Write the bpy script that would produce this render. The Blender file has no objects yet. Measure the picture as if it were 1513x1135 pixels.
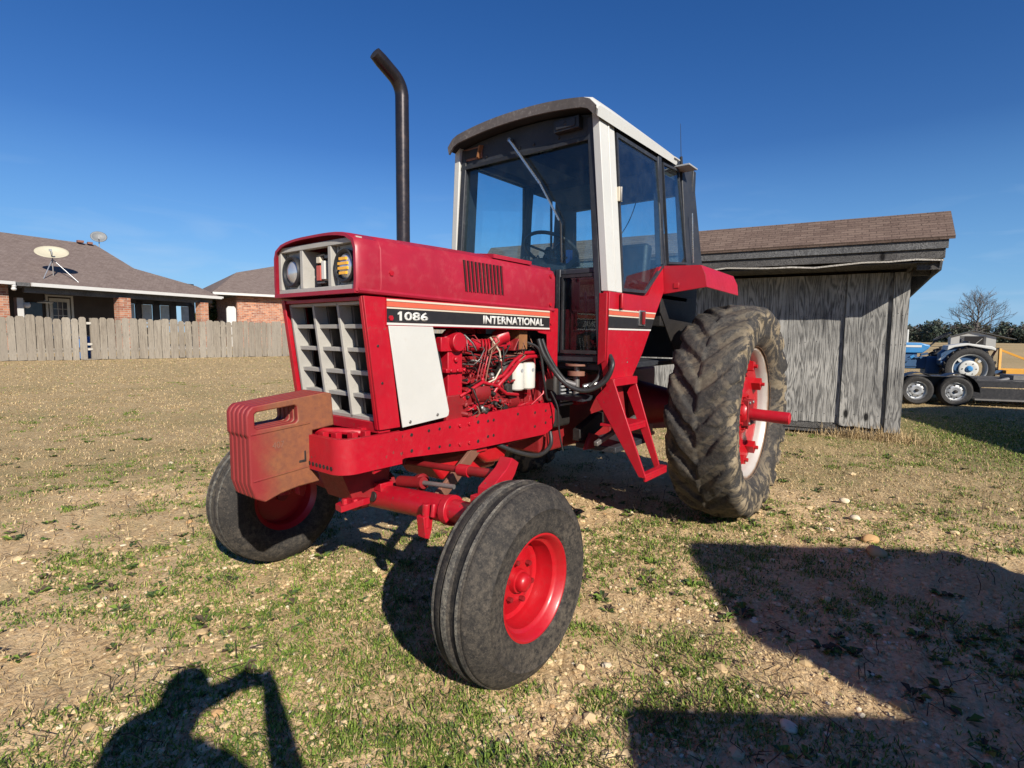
import bpy, bmesh, math, random
import numpy as np
from mathutils import Vector, Matrix
random.seed(7); rng = np.random.default_rng(7)
scene = bpy.context.scene
COL = scene.collection
# ------------------------------------------------------------------ camera
CAM = Vector((4.423, 2.339, 1.425))
cam_d = bpy.data.cameras.new('camera'); cam = bpy.data.objects.new('camera', cam_d); COL.objects.link(cam)
fw = Vector((-0.7811, -0.6178, -0.0900)).normalized()
rt = Vector((-0.6210, 0.7830, 0.0085)); rt = (rt - fw*rt.dot(fw)).normalized(); up = rt.cross(fw)
cam.matrix_world = Matrix(((rt.x, up.x, -fw.x, CAM.x), (rt.y, up.y, -fw.y, CAM.y), (rt.z, up.z, -fw.z, CAM.z), (0, 0, 0, 1)))
cam_d.sensor_fit = 'HORIZONTAL'; cam_d.sensor_width = 36; cam_d.lens = 36*802.94/1513
cam_d.clip_start = 0.03; cam_d.clip_end = 3000
scene.camera = cam
# ------------------------------------------------------------------ sky, sun, exposure
SUN = Vector((0.3757801, 0.77633017, 0.50606401)).normalized()
world = bpy.data.worlds.new('World'); scene.world = world; world.use_nodes = True
wn = world.node_tree; wn.nodes.clear()
def wnode(t, **k):
    n = wn.nodes.new(t)
    for a, b in k.items(): setattr(n, a, b)
    return n
sky = wnode('ShaderNodeTexSky', sky_type='NISHITA', sun_disc=False)
sky.sun_elevation = math.asin(SUN.z); sky.sun_rotation = math.atan2(SUN.x, SUN.y)
sky.altitude = 200; sky.air_density = 1.0; sky.dust_density = 0.0; sky.ozone_density = 4.5
hs = wnode('ShaderNodeHueSaturation'); hs.inputs['Saturation'].default_value = 1.25; hs.inputs['Value'].default_value = 1.05; hs.inputs['Hue'].default_value = .512
tc = wnode('ShaderNodeTexCoord'); mp = wnode('ShaderNodeMapping'); mp.inputs['Scale'].default_value = (3, 3, 16)
cn = wnode('ShaderNodeTexNoise'); cn.inputs['Scale'].default_value = 1.6; cn.inputs['Detail'].default_value = 6; cn.inputs['Distortion'].default_value = .6
cr = wnode('ShaderNodeValToRGB'); cr.color_ramp.elements[0].position = .52; cr.color_ramp.elements[1].position = .85
sx = wnode('ShaderNodeSeparateXYZ'); band = wnode('ShaderNodeValToRGB')
band.color_ramp.elements[0].position = 0.0; band.color_ramp.elements[0].color = (1, 1, 1, 1)
band.color_ramp.elements[1].position = .26; band.color_ramp.elements[1].color = (0, 0, 0, 1)
mu = wnode('ShaderNodeMath', operation='MULTIPLY'); mu2 = wnode('ShaderNodeMath', operation='MULTIPLY'); mu2.inputs[1].default_value = .75
mix = wnode('ShaderNodeMixRGB'); mix.inputs['Color2'].default_value = (5.2, 6.8, 8.8, 1)
bg = wnode('ShaderNodeBackground'); bg.inputs['Strength'].default_value = 0.068; wo = wnode('ShaderNodeOutputWorld')
L = wn.links.new
L(sky.outputs[0], hs.inputs['Color']); L(tc.outputs['Generated'], mp.inputs[0]); L(mp.outputs[0], cn.inputs['Vector'])
L(cn.outputs['Fac'], cr.inputs[0]); L(tc.outputs['Generated'], sx.inputs[0]); L(sx.outputs['Z'], band.inputs[0])
L(cr.outputs[0], mu.inputs[0]); L(band.outputs[0], mu.inputs[1]); L(mu.outputs[0], mu2.inputs[0]); L(mu2.outputs[0], mix.inputs['Fac'])
hz = wnode('ShaderNodeMixRGB'); hz.inputs['Color2'].default_value = (1.75, 4.5, 8.4, 1); hr = wnode('ShaderNodeValToRGB'); hr.color_ramp.elements[0].color = (.75, .75, .75, 1); hr.color_ramp.elements[1].position = .30; hr.color_ramp.elements[1].color = (0, 0, 0, 1)
L(sx.outputs['Z'], hr.inputs[0]); L(hr.outputs[0], hz.inputs['Fac']); L(hs.outputs[0], hz.inputs['Color1']); L(hz.outputs[0], mix.inputs['Color1']); L(mix.outputs[0], bg.inputs['Color']); L(bg.outputs[0], wo.inputs[0])
sd = bpy.data.lights.new('sun', 'SUN'); sd.energy = 5.0; sd.angle = math.radians(.53); sd.color = (1, .93, .82)
so = bpy.data.objects.new('sun', sd); COL.objects.link(so); so.rotation_euler = SUN.to_track_quat('Z', 'Y').to_euler(); so.location = (0, 0, 30)
scene.view_settings.view_transform = 'Standard'; scene.view_settings.look = 'None'
scene.view_settings.exposure = 0.54; scene.view_settings.gamma = 1.0
try:
    scene.cycles.max_bounces = 8; scene.cycles.transparent_max_bounces = 16
except Exception: pass

# ------------------------------------------------------------------ material helpers
class NT:
    def __init__(s, name):
        s.m = bpy.data.materials.new(name); s.m.use_nodes = True; s.t = s.m.node_tree; s.t.nodes.clear()
        s.out = s.t.nodes.new('ShaderNodeOutputMaterial'); s.b = s.t.nodes.new('ShaderNodeBsdfPrincipled')
        s.t.links.new(s.b.outputs[0], s.out.inputs[0]); s._c = None
    def n(s, t, **k):
        x = s.t.nodes.new(t)
        for a, b in k.items(): setattr(x, a, b)
        return x
    def l(s, a, b): s.t.links.new(a, b)
    def co(s, scale=(1, 1, 1), rot=(0, 0, 0)):
        tcn = s.n('ShaderNodeTexCoord'); m = s.n('ShaderNodeMapping'); m.inputs['Scale'].default_value = scale; m.inputs['Rotation'].default_value = rot
        s.l(tcn.outputs['Object'], m.inputs[0]); return m.outputs[0]
    def noise(s, scale, detail=5, rough=.6, co=None, dist=0):
        x = s.n('ShaderNodeTexNoise'); x.inputs['Scale'].default_value = scale; x.inputs['Detail'].default_value = detail
        x.inputs['Roughness'].default_value = rough; x.inputs['Distortion'].default_value = dist
        s.l(co if co is not None else s.co(), x.inputs['Vector']); return x.outputs['Fac']
    def ramp(s, fac, stops, interp='LINEAR'):
        r = s.n('ShaderNodeValToRGB'); r.color_ramp.interpolation = interp
        e = r.color_ramp.elements
        while len(e) < len(stops): e.new(.5)
        for i, (p, c) in enumerate(stops):
            e[i].position = p
            e[i].color = (c, c, c, 1) if not hasattr(c, '__len__') else (*c, 1)
        s.l(fac, r.inputs[0]); return r.outputs[0]
    def mix(s, fac, a, b, mode='MIX'):
        x = s.n('ShaderNodeMixRGB', blend_type=mode)
        for i, v in ((0, fac), (1, a), (2, b)):
            if hasattr(v, 'links'): s.l(v, x.inputs[i])
            elif i == 0: x.inputs[0].default_value = v
            else: x.inputs[i].default_value = (*v, 1)
        return x.outputs[0]
    def math(s, op, a, b=0.0):
        x = s.n('ShaderNodeMath', operation=op)
        for i, v in ((0, a), (1, b)):
            if hasattr(v, 'links'): s.l(v, x.inputs[i])
            else: x.inputs[i].default_value = v
        return x.outputs[0]
    def bump(s, h, strength=.4, dist=.01):
        x = s.n('ShaderNodeBump'); x.inputs['Strength'].default_value = strength; x.inputs['Distance'].default_value = dist
        s.l(h, x.inputs['Height']); s.l(x.outputs[0], s.b.inputs['Normal'])
    def set(s, **k):
        for a, v in k.items():
            a = {'color': 'Base Color', 'rough': 'Roughness', 'metal': 'Metallic', 'coat': 'Coat Weight', 'spec': 'Specular IOR Level', 'coatr': 'Coat Roughness'}[a]
            if hasattr(v, 'links'): s.l(v, s.b.inputs[a])
            elif hasattr(v, '__len__'): s.b.inputs[a].default_value = (*v, 1)
            else: s.b.inputs[a].default_value = v
        return s
M = {}
def painted(name, c, rough=.45, dirt=(.16, .11, .07), amt=.35, var=.15, metal=0.0, coat=0.0, scale=3.0, bump=.05, chips=None):
    t = NT(name); a = t.noise(scale, 6, .65); b = t.noise(scale*9, 4, .7)
    base = t.mix(t.ramp(a, [(.3, 0.0), (.75, 1.0)]), tuple(x*(1-var) for x in c), tuple(min(1, x*(1+var)) for x in c))
    d = t.math('MULTIPLY', t.ramp(b, [(.52, 0.0), (.78, 1.0)]), t.ramp(a, [(.4, .2), (.65, 1.0)]))
    col = t.mix(t.math('MULTIPLY', d, amt), base, dirt)
    if chips:
        k = t.noise(scale*22, 3, .5); k2 = t.noise(scale*1.3, 3, .5)
        m = t.math('MULTIPLY', t.ramp(k, [(.66, 0.0), (.68, 1.0)]), t.ramp(k2, [(.5, 0.0), (.6, 1.0)]))
        col = t.mix(m, col, chips)
    t.set(color=col, rough=t.ramp(b, [(.3, rough-.08), (.7, rough+.12)]), metal=metal, coat=coat, coatr=.25)
    t.bump(t.noise(scale*14, 4, .6), bump, .002)
    M[name] = t.m; return t.m
painted('red_paint', (.375, .0045, .0155), .42, (.20, .05, .04), .40, .16, coat=.08, chips=(.15, .05, .04))
painted('red_faded', (.30, .010, .026), .45, (.36, .06, .07), .55, .20, coat=.06, scale=1.7)
painted('red_grimy', (0.216, 0.007, 0.010), .55, (.07, .035, .022), .85, .25, scale=6)
painted('engine_red', (.20, .008, .012), .6, (.02, .015, .012), .95, .4, scale=7, bump=.3)
painted('red_bright', (.38, .004, .010), .42, (.2, .03, .02), .3, .1, coat=.3)
painted('white_paint', (0.498, 0.498, 0.469), .5, (.35, .30, .24), .35, .05, scale=4)
painted('white_old', (0.464, 0.456, 0.416), .6, (.22, .19, .15), .75, .12, scale=5)
painted('grille_plastic', (0.357, 0.344, 0.315), .6, (.18, .16, .13), .6, .12, scale=6)
painted('grille_dark', (.07, .062, .062), .7, (.12, .10, .09), .4, .2, scale=8)
painted('grey_panel', (.30, .31, .32), .55, (.14, .13, .12), .5, .1, scale=5)
painted('black_paint', (.018, .019, .022), .5, (.09, .08, .07), .5, .3, scale=4)
painted('black_frame', (.022, .025, .032), .55, (.12, .11, .10), .5, .3, scale=5)
painted('black_grease', (.014, .012, .011), .6, (.06, .04, .03), .9, .4, scale=8)
painted('rubber_hose', (.02, .02, .021), .45, (.10, .09, .08), .5, .2, scale=8)
painted('exhaust_steel', (.035, .030, .032), .30, (.10, .06, .045), .5, .3, metal=.55, scale=3)
painted('roof_fascia', (.095, .082, .078), .8, (.34, .32, .30), .9, .35, scale=5)
painted('rust', (.24, .10, .035), .8, (.10, .04, .02), .7, .25, scale=7)
painted('brown_steel', (.20, .09, .06), .6, (.1, .06, .04), .6, .2, scale=8)
painted('grey_steel', (.22, .21, .20), .45, (.10, .08, .06), .6, .2, metal=.6, scale=8)
painted('chrome', (.55, .55, .54), .25, (.25, .22, .20), .4, .1, metal=.9, scale=8)
painted('cream_decal', (0.555, 0.495, 0.390), .5, (.4, .3, .2), .3, .05)
painted('orange_decal', (0.528, 0.104, 0.056), .5, (.4, .2, .1), .3, .1)
painted('decal_black', (.016, .015, .016), .5, (.10, .08, .07), .25, .2)
painted('letter_white', (0.561, 0.552, 0.518), .5, (.5, .45, .4), .2, .03)
painted('filter_white', (0.527, 0.518, 0.468), .35, (.45, .40, .30), .4, .04, scale=9)
painted('seat_vinyl', (.012, .014, .018), .6, (.06, .06, .06), .4, .2)
painted('emblem_red', (.42, .08, .06), .5, (.3, .2, .15), .4, .15)
painted('roof_liner_shade', (.02, .022, .028), .9, (.06, .06, .06), .3, .2)
painted('lamp_glass', (.55, .57, .60), .12, (.4, .38, .35), .3, .1, metal=.6, scale=20)
painted('amber_glass', (.85, .42, .03), .2, (.5, .25, .05), .3, .1, scale=20)
painted('blue_paint', (.035, .20, .44), .4, (.10, .10, .10), .4, .15, coat=.2)
painted('blue_dark', (.02, .07, .16), .5, (.08, .07, .06), .6, .3)
painted('yellow_paint', (.62, .30, .03), .5, (.3, .15, .05), .5, .15)
painted('trailer_black', (.022, .022, .025), .4, (.09, .08, .07), .5, .3)
painted('galvanised', (.45, .46, .47), .4, (.25, .23, .2), .5, .1, metal=.7)
painted('gutter_white', (0.528, 0.520, 0.496), .5, (.5, .45, .4), .3, .04)
painted('dish_beige', (0.416, 0.384, 0.288), .6, (.35, .3, .22), .4, .08)
painted('dish_grey', (.12, .13, .14), .5, (.2, .2, .2), .4, .1)
painted('window_dark', (.03, .04, .05), .15, (.06, .06, .06), .3, .3)
painted('window_daylight', (.30, .36, .42), .2, (.12, .13, .14), .8, .3, scale=2)  # daylight behind the porch windows is put into the pane colour
painted('plastic_blue', (.06, .25, .62), .5, (.2, .3, .5), .3, .1)
painted('bark', (.17, .155, .145), .9, (.07, .06, .05), .6, .2)
painted('metal_siding', (0.420, 0.420, 0.398), .5, (.35, .33, .3), .4, .06, scale=1)
painted('skin', (.45, .26, .18), .6, (.4, .2, .15), .2, .05)
painted('cloth_navy', (.03, .04, .08), .9, (.05, .05, .08), .3, .2)
painted('phone_black', (.01, .01, .012), .2, (.02, .02, .02), .2, .1)
painted('siding_porch_shade', (.045, .035, .03), .8, (.08, .06, .05), .4, .2, scale=1)
painted('concrete', (.38, .36, .33), .85, (.25, .22, .2), .5, .1)

def m_tyre(name, dust, amt, base=(.020, .020, .021), mud=False):
    t = NT(name); a = t.noise(3.2, 8, .75); b = t.noise(38, 8, .8); c = t.noise(140, 3, .6)
    geo = t.n('ShaderNodeTexCoord')
    f = t.math('MULTIPLY', t.ramp(a, [(.36, .12), (.60, 1.0)]), t.ramp(b, [(.42, 0.0), (.62, 1.0)]))
    col = t.mix(t.math('MULTIPLY', f, amt), base, dust)
    col = t.mix(t.math('MULTIPLY', t.ramp(c, [(.56, 0.0), (.7, 1.0)]), .35*amt), col, tuple(min(1, x*1.7) for x in dust))
    if mud:   # dried mud caked round the outer shoulder
        tcn = t.n('ShaderNodeTexCoord'); s = t.n('ShaderNodeSeparateXYZ'); t.l(tcn.outputs['Object'], s.inputs[0]); z = t.math('SUBTRACT', s.outputs['Z'], .84)
        r = t.math('SQRT', t.math('ADD', t.math('MULTIPLY', s.outputs['X'], s.outputs['X']), t.math('MULTIPLY', z, z)))
        ring = t.ramp(r, [(.50, 0.25), (.62, .85), (.745, 1.0), (.79, .35), (.83, .10)]); st = t.noise(3.5, 6, .65, t.co((1, 1, 1)), 2.5)
        col = t.mix(t.math('MULTIPLY', ring, t.ramp(st, [(.48, 0.0), (.56, .85)])), col, t.mix(b, (.20, .155, .095), (.36, .29, .19)))
    t.set(color=col, rough=.78, spec=.35); h = t.math('ADD', b, t.math('MULTIPLY', c, .5)); t.bump(h, .55, .006); M[name] = t.m
m_tyre('tyre_front', (.15, .125, .095), .55, (.018, .0165, .016)); m_tyre('tyre_rear', (.14, .12, .095), .50, (.022, .021, .021), True); m_tyre('tyre_dusty', (.30, .27, .21), .95, (.05, .048, .045)); m_tyre('tyre_small', (.10, .09, .08), .5)

def m_glass(name, tint, spec=.12):
    t = NT(name); t.t.nodes.remove(t.b)
    tr = t.n('ShaderNodeBsdfTransparent'); tr.inputs[0].default_value = (*tint, 1)
    gl = t.n('ShaderNodeBsdfGlossy'); gl.inputs['Roughness'].default_value = .03; gl.inputs[0].default_value = (.9, .95, 1, 1)
    gm = t.n('ShaderNodeNewGeometry'); dt = t.n('ShaderNodeVectorMath', operation='DOT_PRODUCT'); t.l(gm.outputs['Incoming'], dt.inputs[0]); t.l(gm.outputs['Normal'], dt.inputs[1])
    fa = t.math('POWER', t.math('SUBTRACT', 1.0, t.math('ABSOLUTE', dt.outputs['Value'])), 4.0); fo = t.math('ADD', t.math('MULTIPLY', fa, .8), .035)
    df = t.n('ShaderNodeBsdfDiffuse'); df.inputs[0].default_value = (.35, .38, .38, 1)
    m1 = t.n('ShaderNodeMixShader'); m2 = t.n('ShaderNodeMixShader')
    n = t.noise(7, 6, .7); t.l(t.ramp(n, [(.45, 0.002), (.8, .03)]), m2.inputs[0])
    t.l(fo, m1.inputs[0]); t.l(tr.outputs[0], m1.inputs[1]); t.l(gl.outputs[0], m1.inputs[2])
    t.l(m1.outputs[0], m2.inputs[1]); t.l(df.outputs[0], m2.inputs[2]); t.l(m2.outputs[0], t.out.inputs[0]); M[name] = t.m
m_glass('tinted_glass', (.86, .95, .965)); m_glass('clear_glass', (.62, .64, .66)); m_glass('dark_glass', (.16, .17, .18))

def m_rusty_weight():
    t = NT('weight_paint'); a = t.noise(5, 6, .7, dist=.5); b = t.noise(40, 4, .7)
    tcn = t.n('ShaderNodeTexCoord'); s = t.n('ShaderNodeSeparateXYZ'); t.l(tcn.outputs['Object'], s.inputs[0])
    g = t.math('MULTIPLY', t.math('SUBTRACT', 3.37, s.outputs['X']), 4.5)
    f = t.ramp(t.math('ADD', g, t.math('SUBTRACT', a, .55)), [(.05, 0.0), (.55, 1.0)])
    # rust only on the broad near face, which lost its paint
    gn = t.n('ShaderNodeNewGeometry'); sn = t.n('ShaderNodeSeparateXYZ'); t.l(gn.outputs['True Normal'], sn.inputs[0])
    f = t.math('MULTIPLY', f, t.ramp(sn.outputs['Y'], [(.6, 0.12), (.9, .92)]))
    rustc = t.mix(t.ramp(b, [(.35, 0.0), (.7, 1.0)]), (.23, .088, .036), (.15, .06, .033))
    redc = t.mix(a, (.17, .014, .016), (.27, .022, .023))
    t.set(color=t.mix(f, redc, rustc), rough=.62); t.bump(b, .25, .003); M['weight_paint'] = t.m
m_rusty_weight()
def m_rim():
    t = NT('rim_white'); a = t.noise(5, 5, .7); tcn = t.n('ShaderNodeTexCoord'); s = t.n('ShaderNodeSeparateXYZ'); t.l(tcn.outputs['Object'], s.inputs[0])
    z = t.math('SUBTRACT', s.outputs['Z'], .84); r = t.math('SQRT', t.math('ADD', t.math('MULTIPLY', s.outputs['X'], s.outputs['X']), t.math('MULTIPLY', z, z)))
    r = t.math('ADD', r, t.math('MULTIPLY', t.math('SUBTRACT', a, .5), .05))
    # red overspray inside, bare silver white barrel, rusty lip
    col = t.ramp(r, [(.36, (.48, .03, .035)), (.405, (.38, .33, .32)), (.455, (.50, .485, .455)), (.485, (.44, .41, .37)), (.502, (.22, .13, .08))])
    t.set(color=col, rough=.45, metal=.15); t.bump(a, .1, .003); M['rim_white'] = t.m
m_rim()
def m_shingle(name, a, b, scl=1.0, bw=.17, rh=.13):
    t = NT(name); br = t.n('ShaderNodeTexBrick'); br.inputs['Color1'].default_value = (*a, 1); br.inputs['Color2'].default_value = (*b, 1)
    br.inputs['Mortar'].default_value = tuple(x*.35 for x in a)+(1,); br.inputs['Scale'].default_value = scl
    br.inputs['Mortar Size'].default_value = .006; br.inputs['Brick Width'].default_value = bw; br.inputs['Row Height'].default_value = rh
    br.inputs['Bias'].default_value = -.1
    uv = t.n('ShaderNodeUVMap'); t.l(uv.outputs[0], br.inputs['Vector'])
    n = t.noise(3, 6, .7); n2 = t.noise(60, 3, .7)
    c = t.mix(.7, br.outputs['Color'], t.ramp(n, [(.3, tuple(x*.7 for x in a)), (.7, tuple(x*1.3 for x in b))]), 'MIX')
    c = t.mix(.55, c, br.outputs['Color']); c = t.mix(t.ramp(n2, [(.4, 0.0), (.7, .35)]), c, tuple(x*1.6 for x in b))
    t.set(color=c, rough=.95, spec=.2); bm = t.math('ADD', t.math('MULTIPLY', br.outputs['Fac'], -1.0), n2); t.bump(bm, .5, .006); M[name] = t.m
m_shingle('shingle_shed', (.085, .056, .046), (.16, .115, .092), 1.0, .16, .052); m_shingle('shingle_house', (.125, .092, .080), (.20, .158, .138))
def m_brick():
    t = NT('brick'); br = t.n('ShaderNodeTexBrick'); br.inputs['Color1'].default_value = (.20, .055, .03, 1); br.inputs['Color2'].default_value = (.46, .19, .10, 1)
    br.inputs['Mortar'].default_value = (.32, .27, .22, 1); br.inputs['Scale'].default_value = 1; br.inputs['Mortar Size'].default_value = .012
    br.inputs['Brick Width'].default_value = .30; br.inputs['Row Height'].default_value = .11
    uv = t.n('ShaderNodeUVMap'); t.l(uv.outputs[0], br.inputs['Vector']); n = t.noise(5, 5, .7)
    t.set(color=t.mix(t.ramp(n, [(.45, 0.0), (.85, .5)]), br.outputs['Color'], (.60, .45, .34)), rough=.9); M['brick'] = t.m
m_brick()
def m_wood(name, dark, light, axis='Z', sc=1.0, knots=True, fleck=(.5, .5, .48)):
    t = NT(name)
    s = {'Z': (4.2*sc, 4.2*sc, .42*sc), 'X': (.5*sc, 6*sc, 6*sc)}[axis]
    co = t.co(s); tcn = t.n('ShaderNodeTexCoord')
    w = t.noise(1.5, 3, .5, co, .8)
    # growth-ring contours: many cycles of a slow stretched field
    rings = t.math('SINE', t.math('MULTIPLY', w, 70.0)); rings = t.math('ADD', t.math('MULTIPLY', rings, .5), .5)
    fine = t.noise(38, 5, .7, t.co((3, 3, .16) if axis == 'Z' else (.16, 3, 3)))
    big = t.noise(1.7, 4, .6)
    v = t.math('ADD', t.math('MULTIPLY', rings, .26), t.math('MULTIPLY', fine, .78))
    col = t.ramp(v, [(.27, tuple(x*.6 for x in dark)), (.42, tuple((x+y)*.40 for x, y in zip(dark, light))), (.60, light)])
    col = t.mix(t.ramp(big, [(.38, .5), (.62, 0.0)]), col, dark)
    gr = t.noise(120, 3, .7, t.co((2, 2, .3) if axis == 'Z' else (.3, 2, 2)))
    col = t.mix(t.ramp(gr, [(.55, 0.0), (.75, .3)]), col, fleck)
    if knots:
        vo = t.n('ShaderNodeTexVoronoi'); vo.inputs['Scale'].default_value = 1.5; vo.inputs['Randomness'].default_value = 1
        t.l(t.co((1.6, 1.6, .8)), vo.inputs['Vector'])
        col = t.mix(t.ramp(vo.outputs['Distance'], [(.05, 1.0), (.10, 0.0)]), col, tuple(x*.22 for x in dark))
    t.set(color=col, rough=.9, spec=.2); t.bump(t.math('ADD', rings, t.math('MULTIPLY', fine, 2.0)), .6, .004); M[name] = t.m
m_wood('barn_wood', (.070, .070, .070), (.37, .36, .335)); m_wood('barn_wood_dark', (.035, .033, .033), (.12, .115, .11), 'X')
m_wood('trim_wood', (.05, .05, .053), (.16, .16, .16), 'X', knots=False); m_wood('pale_wood', (.30, .27, .23), (.55, .52, .46), 'X', knots=False)
def m_fence():
    t = NT('fence_wood'); tcn = t.n('ShaderNodeTexCoord')
    fine = t.noise(6, 5, .7, t.co((4, 4, .3))); big = t.noise(1.1, 3, .5, t.co((1.6, 1.6, .25)))
    col = t.ramp(fine, [(.3, (.12, .10, .078)), (.7, (.31, .272, .215))])
    col = t.mix(t.ramp(big, [(.4, 0.0), (.7, .7)]), col, (.30, .27, .225))
    gi = t.n('ShaderNodeNewGeometry'); col = t.mix(t.math('MULTIPLY', gi.outputs['Random Per Island'], .55), col, (.17, .145, .115)); dk = t.noise(14, 4, .7, t.co((3, 3, .5))); col = t.mix(t.ramp(dk, [(.56, 0.0), (.7, .7)]), col, (.09, .075, .06))
    t.set(color=col, rough=.9); M['fence_wood'] = t.m
m_fence()
def simple(name, c, rough=.9, jitter=.2, scale=1.5, trans=0):
    t = NT(name); n = t.noise(scale, 3, .6)
    t.set(color=t.mix(n, tuple(x*(1-jitter) for x in c), tuple(x*(1+jitter) for x in c)), rough=rough, spec=.25); M[name] = t.m
for i, c in enumerate([(.50, .37, .19), (.44, .315, .16), (.52, .395, .225), (.33, .23, .115)]): simple('straw%d' % i, c, .85)
for i, c in enumerate([(.13, .19, .028), (.08, .13, .022), (.21, .26, .05), (.05, .08, .028)]): simple('green%d' % i, c, .7)
for i, c in enumerate([(.58, .44, .25), (.45, .32, .17), (.66, .56, .40), (.46, .28, .13)]): simple('stone%d' % i, c, .85, .25, 12)
simple('weed_stem', (.07, .05, .035)); simple('dead_leaf', (.22, .11, .06)); simple('pine0', (.052, .070, .052), .9, .3, .2); simple('pine1', (.075, .085, .062), .9, .3, .2); simple('pine2', (.125, .105, .09), .9, .3, .2)  # pine tones are paled and muted to carry distance haze
simple('leaf_green', (.06, .10, .03), .8, .4)

# ------------------------------------------------------------------ mesh helpers
class MB:
    def __init__(s): s.v = []; s.f = []; s.mi = []; s.sm = []; s.mats = []
    def mat(s, m):
        if m not in s.mats: s.mats.append(m)
        return s.mats.index(m)
    def add(s, vs, fs, m, smooth=True):
        o = len(s.v); s.v += [tuple(v) for v in vs]; k = s.mat(m)
        for f in fs: s.f.append(tuple(i+o for i in f)); s.mi.append(k); s.sm.append(smooth)
        return s
    def box(s, lo, hi, m, rot=None, piv=None):
        x0, y0, z0 = lo; x1, y1, z1 = hi
        vs = [Vector(p) for p in ((x0, y0, z0), (x1, y0, z0), (x1, y1, z0), (x0, y1, z0), (x0, y0, z1), (x1, y0, z1), (x1, y1, z1), (x0, y1, z1))]
        if rot is not None:
            c = Vector(piv) if piv is not None else (Vector(lo)+Vector(hi))/2
            vs = [rot @ (v-c)+c for v in vs]
        return s.add(vs, [(0, 3, 2, 1), (4, 5, 6, 7), (0, 1, 5, 4), (1, 2, 6, 5), (2, 3, 7, 6), (3, 0, 4, 7)], m, False)
    def bar(s, a, b, w, h, m, upv=(0, 0, 1)):
        a, b = Vector(a), Vector(b); d = (b-a).normalized(); u = Vector(upv)
        if abs(d.dot(u)) > .98: u = Vector((1, 0, 0))
        x = d.cross(u).normalized(); z = x.cross(d)
        vs = [p+x*i*w/2+z*j*h/2 for p in (a, b) for i, j in ((-1, -1), (1, -1), (1, 1), (-1, 1))]
        return s.add(vs, [(0, 1, 2, 3), (7, 6, 5, 4), (0, 4, 5, 1), (1, 5, 6, 2), (2, 6, 7, 3), (3, 7, 4, 0)], m, False)
    def prism(s, poly, vec, m):
        n = len(poly); vec = Vector(vec); P = [Vector(p) for p in poly]
        vs = P+[p+vec for p in P]
        nor = Vector((0, 0, 0))
        for i in range(n): nor += P[i].cross(P[(i+1) % n])
        flip = nor.dot(vec) > 0
        a = tuple(range(n)); b = tuple(range(n, 2*n)); fs = [a[::-1] if flip else a, b if flip else b[::-1]]
        for i in range(n):
            j = (i+1) % n; q = (i, j, j+n, i+n); fs.append(q if flip else q[::-1])
        return s.add(vs, fs, m, False)
    def tube(s, pts, r, m, seg=10, cap=True):
        P = [Vector(p) for p in pts]; n = len(P); R = r if hasattr(r, '__len__') else [r]*n
        vs = []; prev = None
        for i in range(n):
            d = ((P[min(i+1, n-1)]-P[max(i-1, 0)])).normalized()
            if prev is None:
                u = Vector((0, 0, 1)) if abs(d.z) < .9 else Vector((1, 0, 0)); x = d.cross(u).normalized()
            else: x = (prev-d*prev.dot(d)).normalized()
            prev = x; y = d.cross(x)
            for k in range(seg):
                a = 2*math.pi*k/seg; vs.append(P[i]+(x*math.cos(a)+y*math.sin(a))*R[i])
        fs = [(i*seg+k, i*seg+(k+1) % seg, (i+1)*seg+(k+1) % seg, (i+1)*seg+k) for i in range(n-1) for k in range(seg)]
        if cap: fs += [tuple(range(seg))[::-1], tuple(range((n-1)*seg, n*seg))]
        return s.add(vs, fs, m, True)
    def lathe(s, prof, c, axis, m, seg=48, close=False, a0=0, a1=2*math.pi):
        # prof: (r, t) pairs, t along the axis from c
        ax = Vector(axis).normalized(); u = Vector((0, 0, 1)) if abs(ax.z) < .9 else Vector((1, 0, 0)); x = ax.cross(u).normalized(); y = ax.cross(x); c = Vector(c)
        n = len(prof); vs = []; full = abs(a1-a0-2*math.pi) < 1e-6; ns = seg if full else seg+1
        for k in range(ns):
            a = a0+(a1-a0)*k/seg
            for (r, t) in prof: vs.append(c+ax*t+(x*math.cos(a)+y*math.sin(a))*r)
        fs = []; mm = n if close else n-1
        for k in range(seg):
            k2 = (k+1) % ns
            for i in range(mm): j = (i+1) % n; fs.append((k*n+i, k2*n+i, k2*n+j, k*n+j))
        return s.add(vs, fs, m, True)
    def ell(s, c, r, m, seg=14, rings=9):
        vs = []; c = Vector(c)
        for i in range(rings+1):
            th = math.pi*i/rings
            for k in range(seg):
                a = 2*math.pi*k/seg; vs.append((c.x+r[0]*math.sin(th)*math.cos(a), c.y+r[1]*math.sin(th)*math.sin(a), c.z+r[2]*math.cos(th)))
        fs = [(i*seg+k, (i+1)*seg+k, (i+1)*seg+(k+1) % seg, i*seg+(k+1) % seg) for i in range(rings) for k in range(seg)]
        return s.add(vs, fs, m, True)
    def bolt(s, c, n, r, m, h=.008):
        n = Vector(n).normalized(); c = Vector(c)
        return s.tube([c, c+n*h], r, m, 6)
    def build(s, name, parent=None, bevel=0, recalc=True, uv=None, angle=38):
        me = bpy.data.meshes.new(name); me.from_pydata(s.v, [], s.f)
        for m in s.mats: me.materials.append(M[m])
        me.polygons.foreach_set('material_index', s.mi); me.polygons.foreach_set('use_smooth', [True]*len(s.f))
        if recalc:
            bm = bmesh.new(); bm.from_mesh(me); bmesh.ops.recalc_face_normals(bm, faces=bm.faces); bm.to_mesh(me); bm.free()
        me.set_sharp_from_angle(angle=math.radians(angle))
        if uv:
            U = me.uv_layers.new(name='UVMap'); o, a, b = Vector(uv[0]), Vector(uv[1]), Vector(uv[2])
            for lp in me.loops:
                p = me.vertices[lp.vertex_index].co-o; U.data[lp.index].uv = (p.dot(a), p.dot(b))
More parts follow.
